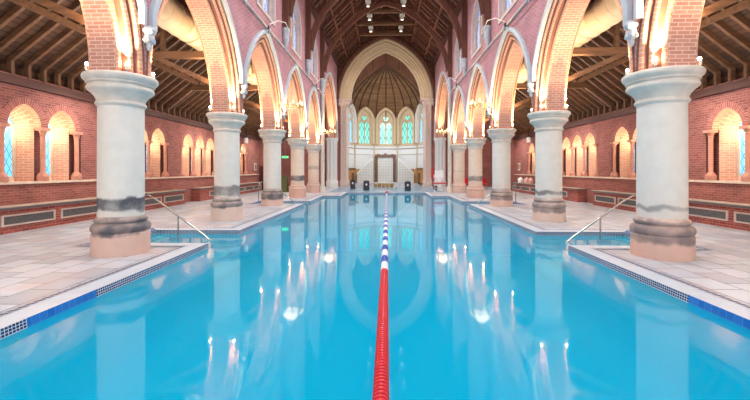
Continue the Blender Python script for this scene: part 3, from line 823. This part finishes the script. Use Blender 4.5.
# ------------------------------------------------------------------ aisle walls
GC = [Y0+S*(i-.5)+.45 for i in range(-1, 5)]   # group centres of the triple windows
wi = 30
for side in (-1, 1):
    P = lambda u, z, n, s=side: (s*(AX+n), u, z)
    ya, yb = 0.0, 30.0
    w = MB()
    ops = [dict(uc=gc+k*1.22, half=.5, zs=2.92, c=.12) for gc in GC for k in (-1, 0, 1)]
    for o_ in ops: o_['sill'] = 2.92
    # below sill
    w.face([P(ya, 0, 0), P(yb, 0, 0), P(yb, 1.32, 0), P(ya, 1.32, 0)])
    o2 = [dict(o_, sill=None) for o_ in ops]
    strips(w, P, ya, yb, 2.92, 4.3, o2, 0)
    e = [ya]
    for gc in GC: e += [gc-1.94, gc+1.94]
    e.append(yb)
    for a, b in zip(e[::2], e[1::2]): w.face([P(a, 1.32, 0), P(b, 1.32, 0), P(b, 2.92, 0), P(a, 2.92, 0)])
    wo = struct(w.build('wall_aisle_'+('left' if side < 0 else 'right'), M['brick_aisle']))
    for gi, gc in enumerate(GC):
        nb = MB()
        # soffit strips and jamb returns behind the colonnettes
        for k in (-1.5, -.5, .5, 1.5):
            c = gc+k*1.22; h = .11
            a_, b_ = c-h, c+h
            if k == -1.5: b_ = gc-1.72
            if k == 1.5: a_ = gc+1.72
            nb.face([P(a_, 1.32, .22), P(b_, 1.32, .22), P(b_, 2.92, .22), P(a_, 2.92, .22)])
            nb.face([P(a_, 2.92, 0), P(b_, 2.92, 0), P(b_, 2.92, .22), P(a_, 2.92, .22)])
        for sg in (-1, 1): nb.face([P(gc+sg*1.94, 1.32, 0), P(gc+sg*1.94, 1.32, .22), P(gc+sg*1.94, 2.92, .22), P(gc+sg*1.94, 2.92, 0)])
        struct(nb.build('niche_pier', M['brick_shade'], wo))  # darker brick colour puts shade into the gaps behind the colonnettes
        nr = MB()
        for k in (-1, 0, 1):
            u = gc+k*1.22
            sweep(nr, P, u, .5, 2.92, .12, [(0, 0), (0, .22)], n=8); sweep(nr, P, u, .5, 2.92, .12, [(0, .22), (-.27, .6)], zb=1.32, n=8)
            nr.face([P(u-.61, 1.32, 0), P(u+.61, 1.32, 0), P(u+.23, 1.32, .6), P(u-.23, 1.32, .6)])
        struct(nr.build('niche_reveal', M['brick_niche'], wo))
        vr = MB()
        for k in (-1, 0, 1): sweep(vr, P, gc+k*1.22, .5, 2.92, .12, [(.0, -.012-.008*(k == 0)), (.2, -.012-.008*(k == 0))], n=10)
        struct(vr.build('brick_arch', M['voussoir'], wo))
        for k in (-1, 0, 1):
            u = gc+k*1.22
            fr = MB(); sweep(fr, P, u, .23, 2.7, .12, [(0, .5), (0, .57), (-.05, .57), (-.05, .6)], zb=1.45, n=6)
            fr.face([P(u-.24, 1.32, .56), P(u+.24, 1.32, .56), P(u+.24, 1.47, .57), P(u-.24, 1.47, .57)])
            wn = struct(fr.build('window_%d' % wi, M['sill'])); wi += 1
            gl = MB(); pts = arc(.23, 2.92, .12, 0, 6, 1.35); gl.face([P(u+a, z, .575) for a, z in pts], [(u+a, z) for a, z in pts])
            struct(gl.build('pane', M['glass_aisle'], wn))
            point('niche_lamp', P(u, 2.85, .28), 13, (1, .78, .46), 0, 0)
        for k in (-1.5, -.5, .5, 1.5):
            u = gc+k*1.22; c = MB()
            px = P(u, 0, .05)
            c.lathe([(.15, 1.33), (.15, 1.47), (.13, 1.49), (.12, 1.53), (.08, 1.57), (.066, 1.6), (.066, 2.68), (.085, 2.7), (.07, 2.73), (.11, 2.83)], px[0], u, 14)
            c.box(px[0]-.13, px[0]+.11, u-.14, u+.14, 2.83, 2.92)
            struct(c.build('colonnette', M['colonnette'], wo, True))
    s_ = MB(); s_.box(side*(AX-.07), side*(AX+.16), ya, yb, 1.26, 1.325); struct(s_.build('sill_ledge', M['sill'], wo))
    s_ = MB(); s_.box(side*(AX-.12), side*(AX+.3), ya, yb, 4.0, 4.24); struct(s_.build('wall_plate', M['wood_plate'], wo))
    # roof of the aisle
    sl = math.tan(math.radians(38)); xe, ze = AX+.05, 4.68
    rb = MB(); x2 = WB-.02
    zt = ze+(xe-x2)*sl
    rb.face([(side*(xe+.3), ya, ze-.3*sl+.09), (side*(xe+.3), 31.5, ze-.3*sl+.09), (side*x2, 31.5, zt+.09), (side*x2, ya, zt+.09)], [(ya, 0), (31.5, 0), (31.5, 5.8), (ya, 5.8)])
    rb.face([(side*(xe+.25), ya, 4.2), (side*(xe+.25), yb, 4.2), (side*(xe+.25), yb, 4.9), (side*(xe+.25), ya, 4.9)], None)
    ro = struct(rb.build('ceiling_aisle_'+('left' if side < 0 else 'right'), M['board_aisle']))
    ra = MB(); ra.bar((side*xe, 0, ze), (side*x2, 0, zt), .09, .15); ra.box(side*(xe-.08), side*(xe+.06), -.045, .045, 4.2, 4.72)
    r0 = ra.build('rafter', M['wood_aisle'], ro)
    k = 2.6; first = True; cnt = 0
    while k < 29.9:
        cnt += 1
        if first: r0.location = (0, k, 0); first = False
        else: c = r0.copy(); COL.objects.link(c); c.location = (0, k, 0)
        k += .49
    tt = MB()
    tt.bar((side*xe, 0, ze-.04), (side*x2, 0, zt-.04), .2, .26); tt.box(side*WB, side*9.55, -.1, .1, 5.4, 5.62); tt.bar((side*WB, 0, 4.55), (side*7.7, 0, 5.42), .14, .16)
    tt.bar((side*7.5, 0, 5.6), (side*7.5, 0, 6.75), .12, .12)
    pr0 = tt.build('tie_frame', M['wood_aisle'], ro)
    for i, y in enumerate(COLY[0:]+[Y0+S*(-1)]):
        if i == 0: pr0.location = (0, y+.0, 0)
        elif i < 6: c = pr0.copy(); COL.objects.link(c); c.location = (0, y, 0)
    for xx in (8.8, 7.3):
        p = MB(); zz = ze+(xe-xx)*sl; p.bar((side*xx, ya, zz-.14), (side*xx, 30, zz-.14), .12, .16); p.build('purlin', M['wood_aisle'], ro)
    # duct
    dm = MB(); pts = []; rs = []
    y = 2.0
    while y < 28.5:
        for dy, rr in ((0, .47), (.42, .47), (.44, .49), (.48, .49), (.5, .47)): pts.append((side*6.62, y+dy, 6.42)); rs.append(rr)
        y += .55
    dm.tube(pts, rs, 28); o = dm.build('air_duct', M['duct'], None, True)
    tag(o, 'fat cream ribbed air duct under the %s aisle roof' % ('left' if side < 0 else 'right'), 'duct', 'cream air ducts of the aisles')

    # radiator benches
    for bi, (b0, b1) in enumerate(((2.0, 17.95), (19.4, 29.2))):
        t = empty('radiator_bench', (side*9.8, (b0+b1)/2, 0))
        tag(t, 'brick radiator bench with dark slab top along the %s wall, %s the gap' % ('left' if side < 0 else 'right', 'nearer than' if bi == 0 else 'beyond'), 'bench', 'brick radiator benches')
        b = MB(); b.box(side*9.8, side*AX, b0, b1, 0, .62); b.build('brick_body', M['brick_bench'], t)
        b = MB(); b.box(side*9.72, side*AX, b0-.03, b1+.03, .62, .68); b.build('slab', M['slab'], t)
        b = MB(); b.box(side*9.74, side*AX, b0-.03, b1+.03, .68, .70); b.build('slab_top', M['slab_top'], t)
        y = b1-.17
        while y-1.56 > b0:
            gp = MB(); x0, x1 = side*9.77, side*9.8
            gp.box(x0, x1, y-1.56, y, .19, .235); gp.box(x0, x1, y-1.56, y, .445, .49); gp.box(x0, x1, y-1.56, y-1.5, .235, .445); gp.box(x0, x1, y-.06, y, .235, .445)
            go = gp.build('grille_frame', M['grille_frame'], t)
            gg = MB(); gg.box(side*9.788, side*9.8, y-1.5, y-.06, .235, .445); g2 = gg.build('grille', M['grille'], None)
            g2.parent = go; g2.matrix_parent_inverse = t.matrix_basis.inverted() if 0 else Matrix.Identity(4)
            go_off = go.matrix_parent_inverse
            g2.matrix_parent_inverse = Matrix.Identity(4)
            # go sits at identity in world (parent inverse cancels), so world coordinates hold
            y -= 1.75
    # aisle end wall with archway
    PE = lambda u, z, n, s=side: (s*u, 30.0+n, z)
    ew = MB(); strips(ew, PE, WB-.05, AX+.4, 0, 9, [dict(uc=7.55, half=1.45, zs=2.6, c=.5, sill=None)], 0, du=1)
    eo = struct(ew.build('wall_aisle_end_'+('left' if side < 0 else 'right'), M['brick_aisle']))
    at = MB(); sweep(at, PE, 7.55, 1.45, 2.6, .5, [(0, .6), (0, -.05), (.2, -.08), (.25, 0)], zb=0, n=12); struct(at.build('arch_timber', M['wood_aisle'], eo, True))
    # transept beyond
    tw = MB(); tw.face([(side*4.9, 37.2, 0), (side*14, 37.2, 0), (side*14, 37.2, 11), (side*4.9, 37.2, 11)]); tw.face([(side*12, 30, 0), (side*12, 37.2, 0), (side*12, 37.2, 11), (side*12, 30, 11)])
    struct(tw.build('wall_transept_'+('left' if side < 0 else 'right'), M['brick_aisle']))
    tw = MB(); tw.face([(side*5.8, 30, 10.4), (side*14, 30, 9.0), (side*14, 37.2, 9.0), (side*5.8, 37.2, 10.4)]); struct(tw.build('ceiling_transept_'+('left' if side < 0 else 'right'), M['board_nave']))
    tw = MB(); tw.box(side*WB, side*14, 30.05, 30.2, 8, 11); struct(tw.build('wall_transept_head', M['brick_aisle'], eo))

# ------------------------------------------------------------------ floor, pool
HALF = [(4, -3), (4, 8.3), (6.3, 8.3), (6.3, 10.1), (4, 10.1), (4, 18.1), (6.3, 18.1), (6.3, 19.7), (4, 19.7), (4, 23.7), (2.85, 23.7), (2.85, 27.3)]
OUT = HALF+[(-x, y) for x, y in reversed(HALF)]
def inpool(x, y):
    x = abs(x)
    if y < 23.7 and x < 4: return True
    if y < 27.3 and x < 2.85: return True
    return x < 6.3 and (8.3 < y < 10.1 or 18.1 < y < 19.7)
xs = sorted({-14, -10.3, -6.3, -4, -2.85, 2.85, 4, 6.3, 10.3, 14}); ys = sorted({-6, -3, 8.3, 10.1, 18.1, 19.7, 23.7, 27.3, 37.0, 42})
f = MB()
for x0, x1 in zip(xs, xs[1:]):
    for y0_, y1_ in zip(ys, ys[1:]):
        mx, my = (x0+x1)/2, (y0_+y1_)/2
        if inpool(mx, my) and my > -3: continue
        f.face([(x0, y0_, 0), (x1, y0_, 0), (x1, y1_, 0), (x0, y1_, 0)], [(y0_, x0), (y0_, x1), (y1_, x1), (y1_, x0)])
fl = struct(f.build('floor', M['deck']))
def offset_poly(d):
    n = len(OUT); res = []
    for i in range(n):
        p0, p1, p2 = Vector(OUT[i-1]), Vector(OUT[i]), Vector(OUT[(i+1) % n])
        d1 = (p1-p0).normalized(); d2 = (p2-p1).normalized()
        n1 = Vector((d1.y, -d1.x)); n2 = Vector((d2.y, -d2.x))
        res.append(p1+(n1+n2)*d/(1+n1.dot(n2)) if n1.dot(n2) > -.9 else p1)
    return res
def ring(d0, z0, d1, z1, name, matf, parent):
    a, b = offset_poly(d0), offset_poly(d1); m = MB(); n = len(OUT); L = 0
    for i in range(n):
        j = (i+1) % n; l = (Vector(OUT[j])-Vector(OUT[i])).length
        w = math.hypot(d1-d0, z1-z0)
        m.face([(a[i].x, a[i].y, z0), (a[j].x, a[j].y, z0), (b[j].x, b[j].y, z1), (b[i].x, b[i].y, z1)], [(L, 0), (L+l, 0), (L+l, w), (L, w)], matf(i) if callable(matf) else matf)
        L += l
    return struct(m.build(name, None, parent))
def cm(i):
    p, q = OUT[i], OUT[(i+1) % len(OUT)]
    return M['blue_tile'] if (abs(abs(p[0])-6.3) < .01 and abs(abs(q[0])-6.3) < .01) else M['coping']
basin = ring(0, -.001, .0, -1.3, 'floor_pool_wall', M['basin'], None)
ring(0, .008, -.012, WATER-.12, 'tile_band', M['mosaic'], basin)
ring(-.0, .008, .3, .012, 'coping', cm, basin)
ring(.3, .012, .3, 0, 'coping_edge', M['coping'], basin)
ring(.32, .008, .41, .008, 'drain_channel', M['drain'], basin)
f = MB(); f.box(-6.4, 6.4, -3.1, 27.4, -1.4, -1.3); struct(f.build('floor_pool', M['basin']))
for side in (-1, 1):
    for (a, b) in ((8.3, 10.1), (18.1, 19.7)):
        t = MB()
        for k, (x, z) in enumerate(((5.95, -.17), (5.35, -.3), (4.75, -.45), (4.15, -.6), (3.65, -.78))):
            x1_ = 6.29 if k == 0 else (5.95, 5.35, 4.75, 4.15)[k-1]
            t.box(side*x, side*x1_, a+.01, b-.01, -1.3, z, M['step']); t.box(side*(x-.012), side*(x+.07), a+.01, b-.01, z-.01, z+.004, M['nosing'])
        struct(t.build('floor_pool_steps', None, basin))
w = MB()
for x0, x1 in zip(xs, xs[1:]):
    for y0_, y1_ in zip(ys, ys[1:]):
        mx, my = (x0+x1)/2, (y0_+y1_)/2
        if my > -3 and inpool(mx, my): w.face([(x0, y0_, WATER), (x1, y0_, WATER), (x1, y1_, WATER), (x0, y1_, WATER)])
wo = w.build('pool_water', M['water'])
bmw = bmesh.new(); bmw.from_mesh(wo.data); bmesh.ops.remove_doubles(bmw, verts=bmw.verts, dist=1e-4); bmesh.ops.recalc_face_normals(bmw, faces=bmw.faces)
for ff in bmw.faces:
    if ff.normal.z < 0: ff.normal_flip()
bmw.to_mesh(wo.data); bmw.free()
tag(wo, 'bright turquoise water filling the swimming pool', 'water', kind='stuff')

f = MB(); f.face([(-4.3, 27.75, .006), (4.3, 27.75, .006), (4.3, 36.4, .006), (-4.3, 36.4, .006)]); struct(f.build('floor_far_deck', M['far_deck'], fl))  # bluish colour carries the blue reflection on the far deck
# ------------------------------------------------------------------ lane rope
def ropex(y): return -.04+.10*(y-2.6)/24.4
lr = empty('lane_rope', (0, 0, 0)); tag(lr, 'floating lane rope of red then blue and white discs down the middle of the pool', 'lane rope')
def disc_prof():
    return [(.018, -.02), (.045, -.02), (.062, -.014), (.066, 0), (.062, .014), (.045, .02), (.018, .02)]
proto = {}
for c in ('red', 'white_plastic', 'blue_plastic'):
    b = MB(); b.lathe(disc_prof(), n=20, m=None)
    o = b.build('float_disc', M[c], lr, True); o.rotation_euler = (PI/2, 0, 0); proto[c] = [o, False]
def colour(y):
    if y < 6.4: return 'red'
    k = int((y-6.4)/.52); return 'white_plastic' if k % 2 == 0 else 'blue_plastic'
y = 2.2; n = 0; rest = MB()
while y < 26.9:
    c = colour(y)
    if n < 100:
        o, used = proto[c]
        if used: o = o.copy(); COL.objects.link(o)
        proto[c][1] = True; o.location = (ropex(y), y, WATER+.012)
    else:
        rows = [[(ropex(y)+r*math.cos(2*PI*k/12), y+z, WATER+.012+r*math.sin(2*PI*k/12)) for k in range(12)] for r, z in disc_prof()]
        rest.grid(rows, None, M[c], True)
    n += 1; y += .05
o = rest.build('far_float_discs', None, lr, True); o['kind'] = 'stuff'
b = MB(); b.tube([(ropex(1.5), 1.5, WATER+.012), (ropex(27.2), 27.2, WATER+.012)], .01); b.build('cable', M['steel'], lr)
b = MB(); b.lathe([(.06, -.02), (.09, 0), (.09, .1), (.05, .13)], ropex(27.2), 27.2, 10); b.build('end_anchor', M['red'], lr, True)

# ------------------------------------------------------------------ handrails
for side in (-1, 1):
    for j, (yy, ) in enumerate(((9.3,), (18.75,))):
        t = empty('handrail', (side*5.1, yy, 0)); tag(t, 'curved steel handrail down the %s pool steps on the %s side' % ('nearer' if j == 0 else 'farther', 'left' if side < 0 else 'right'), 'handrail', 'steel handrails at the pool steps')
        b = MB(); pts = [(6.45, 0), (6.45, .75), (6.42, .92), (6.3, 1.03), (6.15, 1.06), (6.0, 1.02), (5.8, .9), (5.3, .53), (4.6, .02), (4.38, -.16)]
        b.tube([(side*x, yy, z) for x, z in pts], .024, 10); b.build('rail', M['steel'], t, True)
        b = MB(); b.tube([(side*5.25, yy, .5), (side*5.25, yy, -.35)], .02, 8); b.build('post', M['steel'], t, True)
        b = MB(); b.lathe([(.06, 0.0), (.06, .02), (.03, .03)], side*6.45, yy, 12); b.build('floor_flange', M['steel'], t, True)

# ------------------------------------------------------------------ loudspeakers at the far end
for k, (x, y, wd, h, lb) in enumerate(((-2.85, 32.3, .42, .82, 'small black loudspeaker on the far deck, nearest the left chancel pier'), (-1.55, 29.9, .5, .78, 'black loudspeaker on the far deck left of the carved block'), (1.72, 29.5, .5, .74, 'black loudspeaker on the far deck right of the lane rope end'))):
    t = empty('loudspeaker', (x, y, 0)); tag(t, lb, 'loudspeaker', 'black loudspeakers at the far end of the pool')
    b = MB(); p0 = [(-wd/2, -.18), (wd/2, -.18), (wd*.38, .2), (-wd*.38, .2)]
    lo_ = [(a, c, 0.02) for a, c in p0]; hi = [(a*.94, c+.05, h) for a, c in p0]
    b.face(lo_); b.face(hi)
    for i in range(4): j = (i+1) % 4; b.face([lo_[i], lo_[j], hi[j], hi[i]])
    o = b.build('cabinet', M['black']); o.parent = t
    b = MB(); b.face([(-wd*.44, -.188, .06), (wd*.44, -.188, .06), (wd*.41, -.142, h-.05), (-wd*.41, -.142, h-.05)]); o = b.build('front_grille', M['black_mesh']); o.parent = t
    b = MB(); b.face([(.07*math.cos(a*PI/8), -.17+ (h*.62+.07*math.sin(a*PI/8))*.05-.02-.02, h*.62+.09*math.sin(a*PI/8)) for a in range(16)]); o = b.build('badge', M['white_metal']); o.parent = t
    b = MB(); b.tube([(-.08, 0, h), (-.08, 0, h+.05), (.08, 0, h+.05), (.08, 0, h)], .012, 6); o = b.build('handle', M['black']); o.parent = t

# ------------------------------------------------------------------ lifeguard chair
lg = empty('lifeguard_chair', (4.1, 28.9, 0)); tag(lg, 'white and red lifeguard high chair on the deck beside the fifth right column', 'chair')
def lp(nm, fn, mt):
    b = MB(); fn(b); o = b.build(nm, M[mt]); o.parent = lg
for sx in (-.4, .4):
    for sy in (-.4, .4):
        lp('leg', lambda b: b.tube([(sx, sy, 0), (sx*.75, sy*.7, .95)], .03, 8), 'white_plastic')
lp('crossbar', lambda b: (b.tube([(-.37, -.37, .25), (.37, -.37, .25)], .022), b.tube([(-.34, -.33, .5), (.34, -.33, .5)], .022)), 'white_plastic')
lp('footrest', lambda b: b.box(-.52, .52, -.6, -.3, .6, .7), 'red')
lp('seat', lambda b: b.box(-.3, .3, -.3, .3, .93, 1.0), 'white_plastic')
lp('backrest', lambda b: b.box(-.3, .34, .22, .28, 1.05, 1.62), 'white_plastic')
for sx in (-.38, .38): lp('armrest', lambda b: b.tube([(sx, -.28, 1.0), (sx, -.28, 1.25), (sx, .28, 1.25), (sx, .28, 1.0)], .02), 'white_plastic')
lp('rescue_tube', lambda b: b.lathe([(.07, .95), (.09, 1.1), (.09, 1.7), (.06, 1.85)], -.5, .2, 10), 'red')
lp('bag', lambda b: b.lathe([(.1, .1), (.16, .2), (.16, .38), (.08, .45)], -.3, -.1, 10), 'dark_red')

# ------------------------------------------------------------------ chandeliers
for side in (-1, 1):
    for j, i in enumerate((2, 4)):
        y = Y0+S*i; x = side*(4.42 if j == 0 else 4.2); zc = 4.62 if j == 0 else 4.35
        t = empty('chandelier', (x, y, zc)); tag(t, 'ring chandelier with warm candle bulbs hanging near the %s %s column' % (nth[2 if j == 0 else 4], 'left' if side < 0 else 'right'), 'chandelier', 'ring chandeliers on wall brackets')
        b = MB(); pts = [(.5*math.cos(k*PI/12), .5*math.sin(k*PI/12), 0) for k in range(25)]; b.tube(pts, .022, 8, caps=False)
        for k in range(4): a = k*PI/4; b.tube([(.5*math.cos(a), .5*math.sin(a), 0), (-.5*math.cos(a), -.5*math.sin(a), 0)], .012, 6)
        o = b.build('ring', M['brass']); o.parent = t
        b = MB(); b.lathe([(.0, -.22), (.05, -.16), (.03, -.1), (.07, -.02), (.07, .04), (.03, .1), (.0, .14)], n=12, cap=False); o = b.build('boss', M['stone'], None, True); o.parent = t
        b = MB(); b.tube([(0, 0, .1), (0, 0, 7.92-zc)], .01, 6); o = b.build('hanging_rod', M['brass']); o.parent = t
        for k in range(8):
            a = 2*PI*(k+.5)/8
            b = MB(); b.lathe([(.0, -.05), (.05, -.02), (.05, 0), (.02, .01), (.02, .08)], .5*math.cos(a), .5*math.sin(a), 8); o = b.build('candle_cup', M['brass'], None, True); o.parent = t
            b2 = MB(); b2.lathe([(.018, .08), (.036, .13), (.034, .19), (.0, .26)], .5*math.cos(a), .5*math.sin(a), 8, cap=False); o2 = b2.build('bulb', M['bulb'], None, True); o2.parent = o
        br = MB(); br.tube([(side*(WF-.3)-x, 0, 8.05-zc), (0, 0, 7.92-zc)], .02, 6)
        br.tube([(side*(WF-.33)-x, 0, 8.1-zc), (side*(WF-.4)-x, -1.0, 8.15-zc), (side*(WF-.35)-x, -2.0, 7.85-zc), (side*(WF-.2)-x, -2.7, 7.42-zc)], .018, 6)
        o = br.build('bracket', M['white_metal']); o.parent = t
        point('chandelier_glow', (x, y, zc+.25), 14, (1, .8, .55), .3, 0)
        # small spotlight on the rod
        sp = empty('track_spotlight', (side*(WF-.18), Y0+S*i-2.75, 7.27)); tag(sp, 'small dark spotlight clamped to the wall rod before the %s %s corbel' % (nth[i], 'left' if side < 0 else 'right'), 'light', 'track spotlights')
        b = MB(); b.lathe([(.07, -.24), (.08, -.2), (.05, -.06), (.03, -.04)], -side*.06, 0, 10); o = b.build('lamp_head', M['grey_metal'], None, True); o.parent = sp
        b = MB(); b.box(-.05, .05, -.06, .06, -.05, .06); o = b.build('clamp', M['black']); o.parent = sp

# ------------------------------------------------------------------ small things in the aisles
ex = empty('exit_sign', (-7.6, 28.0, 2.62)); tag(ex, 'small lit green exit sign behind the third left column', 'sign')
b = MB(); b.box(-.24, .24, -.03, .03, -.08, .08); o = b.build('housing', M['white_metal']); o.parent = ex
b = MB(); b.face([(-.22, -.035, -.065), (.22, -.035, -.065), (.22, -.035, .065), (-.22, -.035, .065)]); o = b.build('face', M['exit']); o.parent = ex
b = MB(); b.box(-.01, .01, -.01, .01, .08, 3.0); o = b.build('hanger', M['grey_metal']); o.parent = ex
st = empty('folding_sign', (-7.55, 27.6, 0)); tag(st, 'green folding floor board leaning open behind the third left column', 'sign')
for sy in (-1, 1):
    b = MB(); b.face([(-.28, sy*.25, 0), (.28, sy*.25, 0), (.2, 0, 1.25), (-.2, 0, 1.25)]); b.face([(-.28, sy*.27, 0), (.28, sy*.27, 0), (.2, sy*.02, 1.25), (-.2, sy*.02, 1.25)]); o = b.build('panel', M['green']); o.parent = st
pn = empty('red_door_panel', (-9.65, 29.95, 0)); tag(pn, 'dark red wooden door in the end wall of the left aisle', 'door')
b = MB(); b.box(-.5, .5, -.06, 0, 0, 1.9); o = b.build('leaf', M['dark_red']); o.parent = pn
b = MB(); b.box(-.56, -.5, -.08, 0, 0, 1.96); b.box(.5, .56, -.08, 0, 0, 1.96); b.box(-.56, .56, -.08, 0, 1.9, 1.96); o = b.build('frame', M['wood_plate']); o.parent = pn
for side in (-1, 1):
    n_ = empty('wall_plaque', (side*(AX-.02), 29.0, 1.9)); tag(n_, 'small pale plaque on the %s aisle wall beyond the last niche' % ('left' if side < 0 else 'right'), 'plaque', 'small wall plaques')
    b = MB(); b.box(-.02, .02, -.22, .22, -.28, .28); o = b.build('board', M['stone_white']); o.parent = n_
    b = MB(); b.box(-.03*1, .03, -.15, .15, -.2, .2); o = b.build('inset', M['dark_order']); o.parent = n_
    c = empty('wall_speaker', (side*9.9, 26.2, 3.75)); tag(c, 'small white lamp box hung below the %s aisle roof' % ('left' if side < 0 else 'right'), 'light', 'white lamp boxes in the aisles')
    b = MB(); b.lathe([(.12, -.2), (.14, -.15), (.14, .1), (.1, .18)], n=12); o = b.build('housing', M['white_plastic'], None, True); o.parent = c
    b = MB(); b.box(-.02, .02, -.02, .02, .18, .8); b.box(-.02, side*.33, -.02, .02, .2, .24); o = b.build('bracket', M['black']); o.parent = c
for k, (y, s_, m_) in enumerate(((26.7, .8, 'towel'), (26.0, .55, 'towel'), (27.9, .75, 'white_plastic'))):
    lab = ['pink towel bundle, middle of three on the far bench of the right aisle', 'pale pink towel bundle, nearest of three on the far bench of the right aisle', 'white towel bundle, farthest of three on the far bench of the right aisle'][k]
    b = MB(); b.lathe([(.2*s_, .0), (.26*s_, .08), (.24*s_, .22), (.15*s_, .34), (.05, .4)], 0, 0, 12)
    for q in range(3): b.tube([(.15*math.cos(q*2), .15*math.sin(q*2), .1), (.2*math.cos(q*2+1), .2*math.sin(q*2+1), .25), (0, 0, .38)], .05, 6)
    o = b.build('towel_bundle', M[m_], None, True); o.location = (9.96, y, .7); tag(o, lab, 'towel', 'towel bundles on the far bench')
rc0 = None
for k, (x, y) in enumerate(((7.6, 31.2), (7.0, 32.2), (8.3, 31.8))):
    lab = ['nearest', 'middle', 'farthest'][[0, 2, 1][k]]+' of three red chairs in the archway at the end of the right aisle'
    if rc0 is None:
        rc0 = empty('red_chair')
        def rp(nm, fn, mt):
            b = MB(); fn(b); o = b.build(nm, M[mt]); o.parent = rc0
        rp('seat', lambda b: b.box(-.24, .24, -.24, .24, .42, .48), 'red'); rp('backrest', lambda b: b.box(-.24, .24, .2, .25, .5, .95), 'red')
        for sx in (-.22, .22):
            for sy in (-.22, .22): rp('leg', lambda b: b.tube([(sx, sy, 0), (sx, sy, .42 if sy < 0 else .6)], .015, 6), 'grey_metal')
        o = rc0
    else: o = copy_tree(rc0)
    o.location = (x, y, 0); tag(o, lab, 'chair', 'red chairs beyond the right aisle')

# ------------------------------------------------------------------ lights
COOL = (.96, .98, 1.0)
for i in range(8):
    spot('nave_fill', (0, 2.0+i*4.6, 13.0), (0, 0, -1), 1080, COOL, 150, 1, 0, 0)  # added fill spots on the centre line, apart from the hung floodlights
for i in range(7):
    point('roof_fill', (0, 4+i*4.7, 8.4), 105, (1, .86, .74), 0, 0)  # added fill points that brighten the roof from below
for side in (-1, 1):
    for y in (3.4, 10.53, 17.67, 24.8):
        point('aisle_fill', (side*7.6, y, 4.4), 78, (1, .95, .88), 0, 0)  # added fill, set where columns hide its reflection in the water
    for y in (3.8, 11.9, 20.0, 28.1):
        spot('aisle_floor_fill', (side*8.6, y, 4.6), (side*.15, 0, -1), 330, (1, .95, .86), 150, 1, 0, 0)  # added fill for the aisle floor, also kept behind the columns
    for b_ in bays:
        spot('arch_fill', (side*NX, b_, 3.75), (0, 0, 1), 125, (1, .76, .46), 172, .4, 0, 0)  # added fill to light the arch soffits evenly, no fitting here
    spot('arch_fill', (side*NX, CRY, 4.8), (0, 0, 1), 140, (1, .74, .46), 172, .4, 0, 0)  # same added fill under the crossing arch
    for yy, tilt in ((28.5, .12), (35.75, -.12)):
        spot('uplight_beam', (side*(NX-.25), yy, 4.95), (0, tilt, 1), 700, WARM, 70, 1, .03)
    point('transept_lamp', (side*8.5, 33.5, 4), 110, (1, .78, .6), 0, 0)
point('apse_fill', (0, 38.0, 4.6), 150, (.94, .98, 1), 0, 0)  # added fill to whiten the apse dado
point('vault_glow', (0, 39.2, 9.4), 20, (1, .84, .62), 0, 0)
spot('chancel_fill', (0, 31, 8), (0, 1, .2), 300, (1, .9, .76), 80, 1, 0, 0)  # added fill to lighten the gable wall
spot('end_wash', (0, 31, 11), (0, .3, -1), 500, (1, .97, .94), 120, 1, 0, 0)
wd = D.worlds.new('world'); bpy.context.scene.world = wd; wd.use_nodes = True
bg = wd.node_tree.nodes['Background']; bg.inputs[0].default_value = (.88, .94, 1.0, 1); bg.inputs[1].default_value = 1.3

# ------------------------------------------------------------------ camera
cam = D.cameras.new('camera'); co = D.objects.new('camera', cam); COL.objects.link(co)
co.location = (0, 0, 1.66); co.rotation_euler = (PI/2, 0, .029)
cam.sensor_width = 36; cam.lens = 373.5/750*36; cam.shift_y = -30.2/750; cam.clip_end = 200
bpy.context.scene.camera = co
sc = bpy.context.scene
sc.view_settings.view_transform = 'Standard'
sc.view_settings.exposure = .4
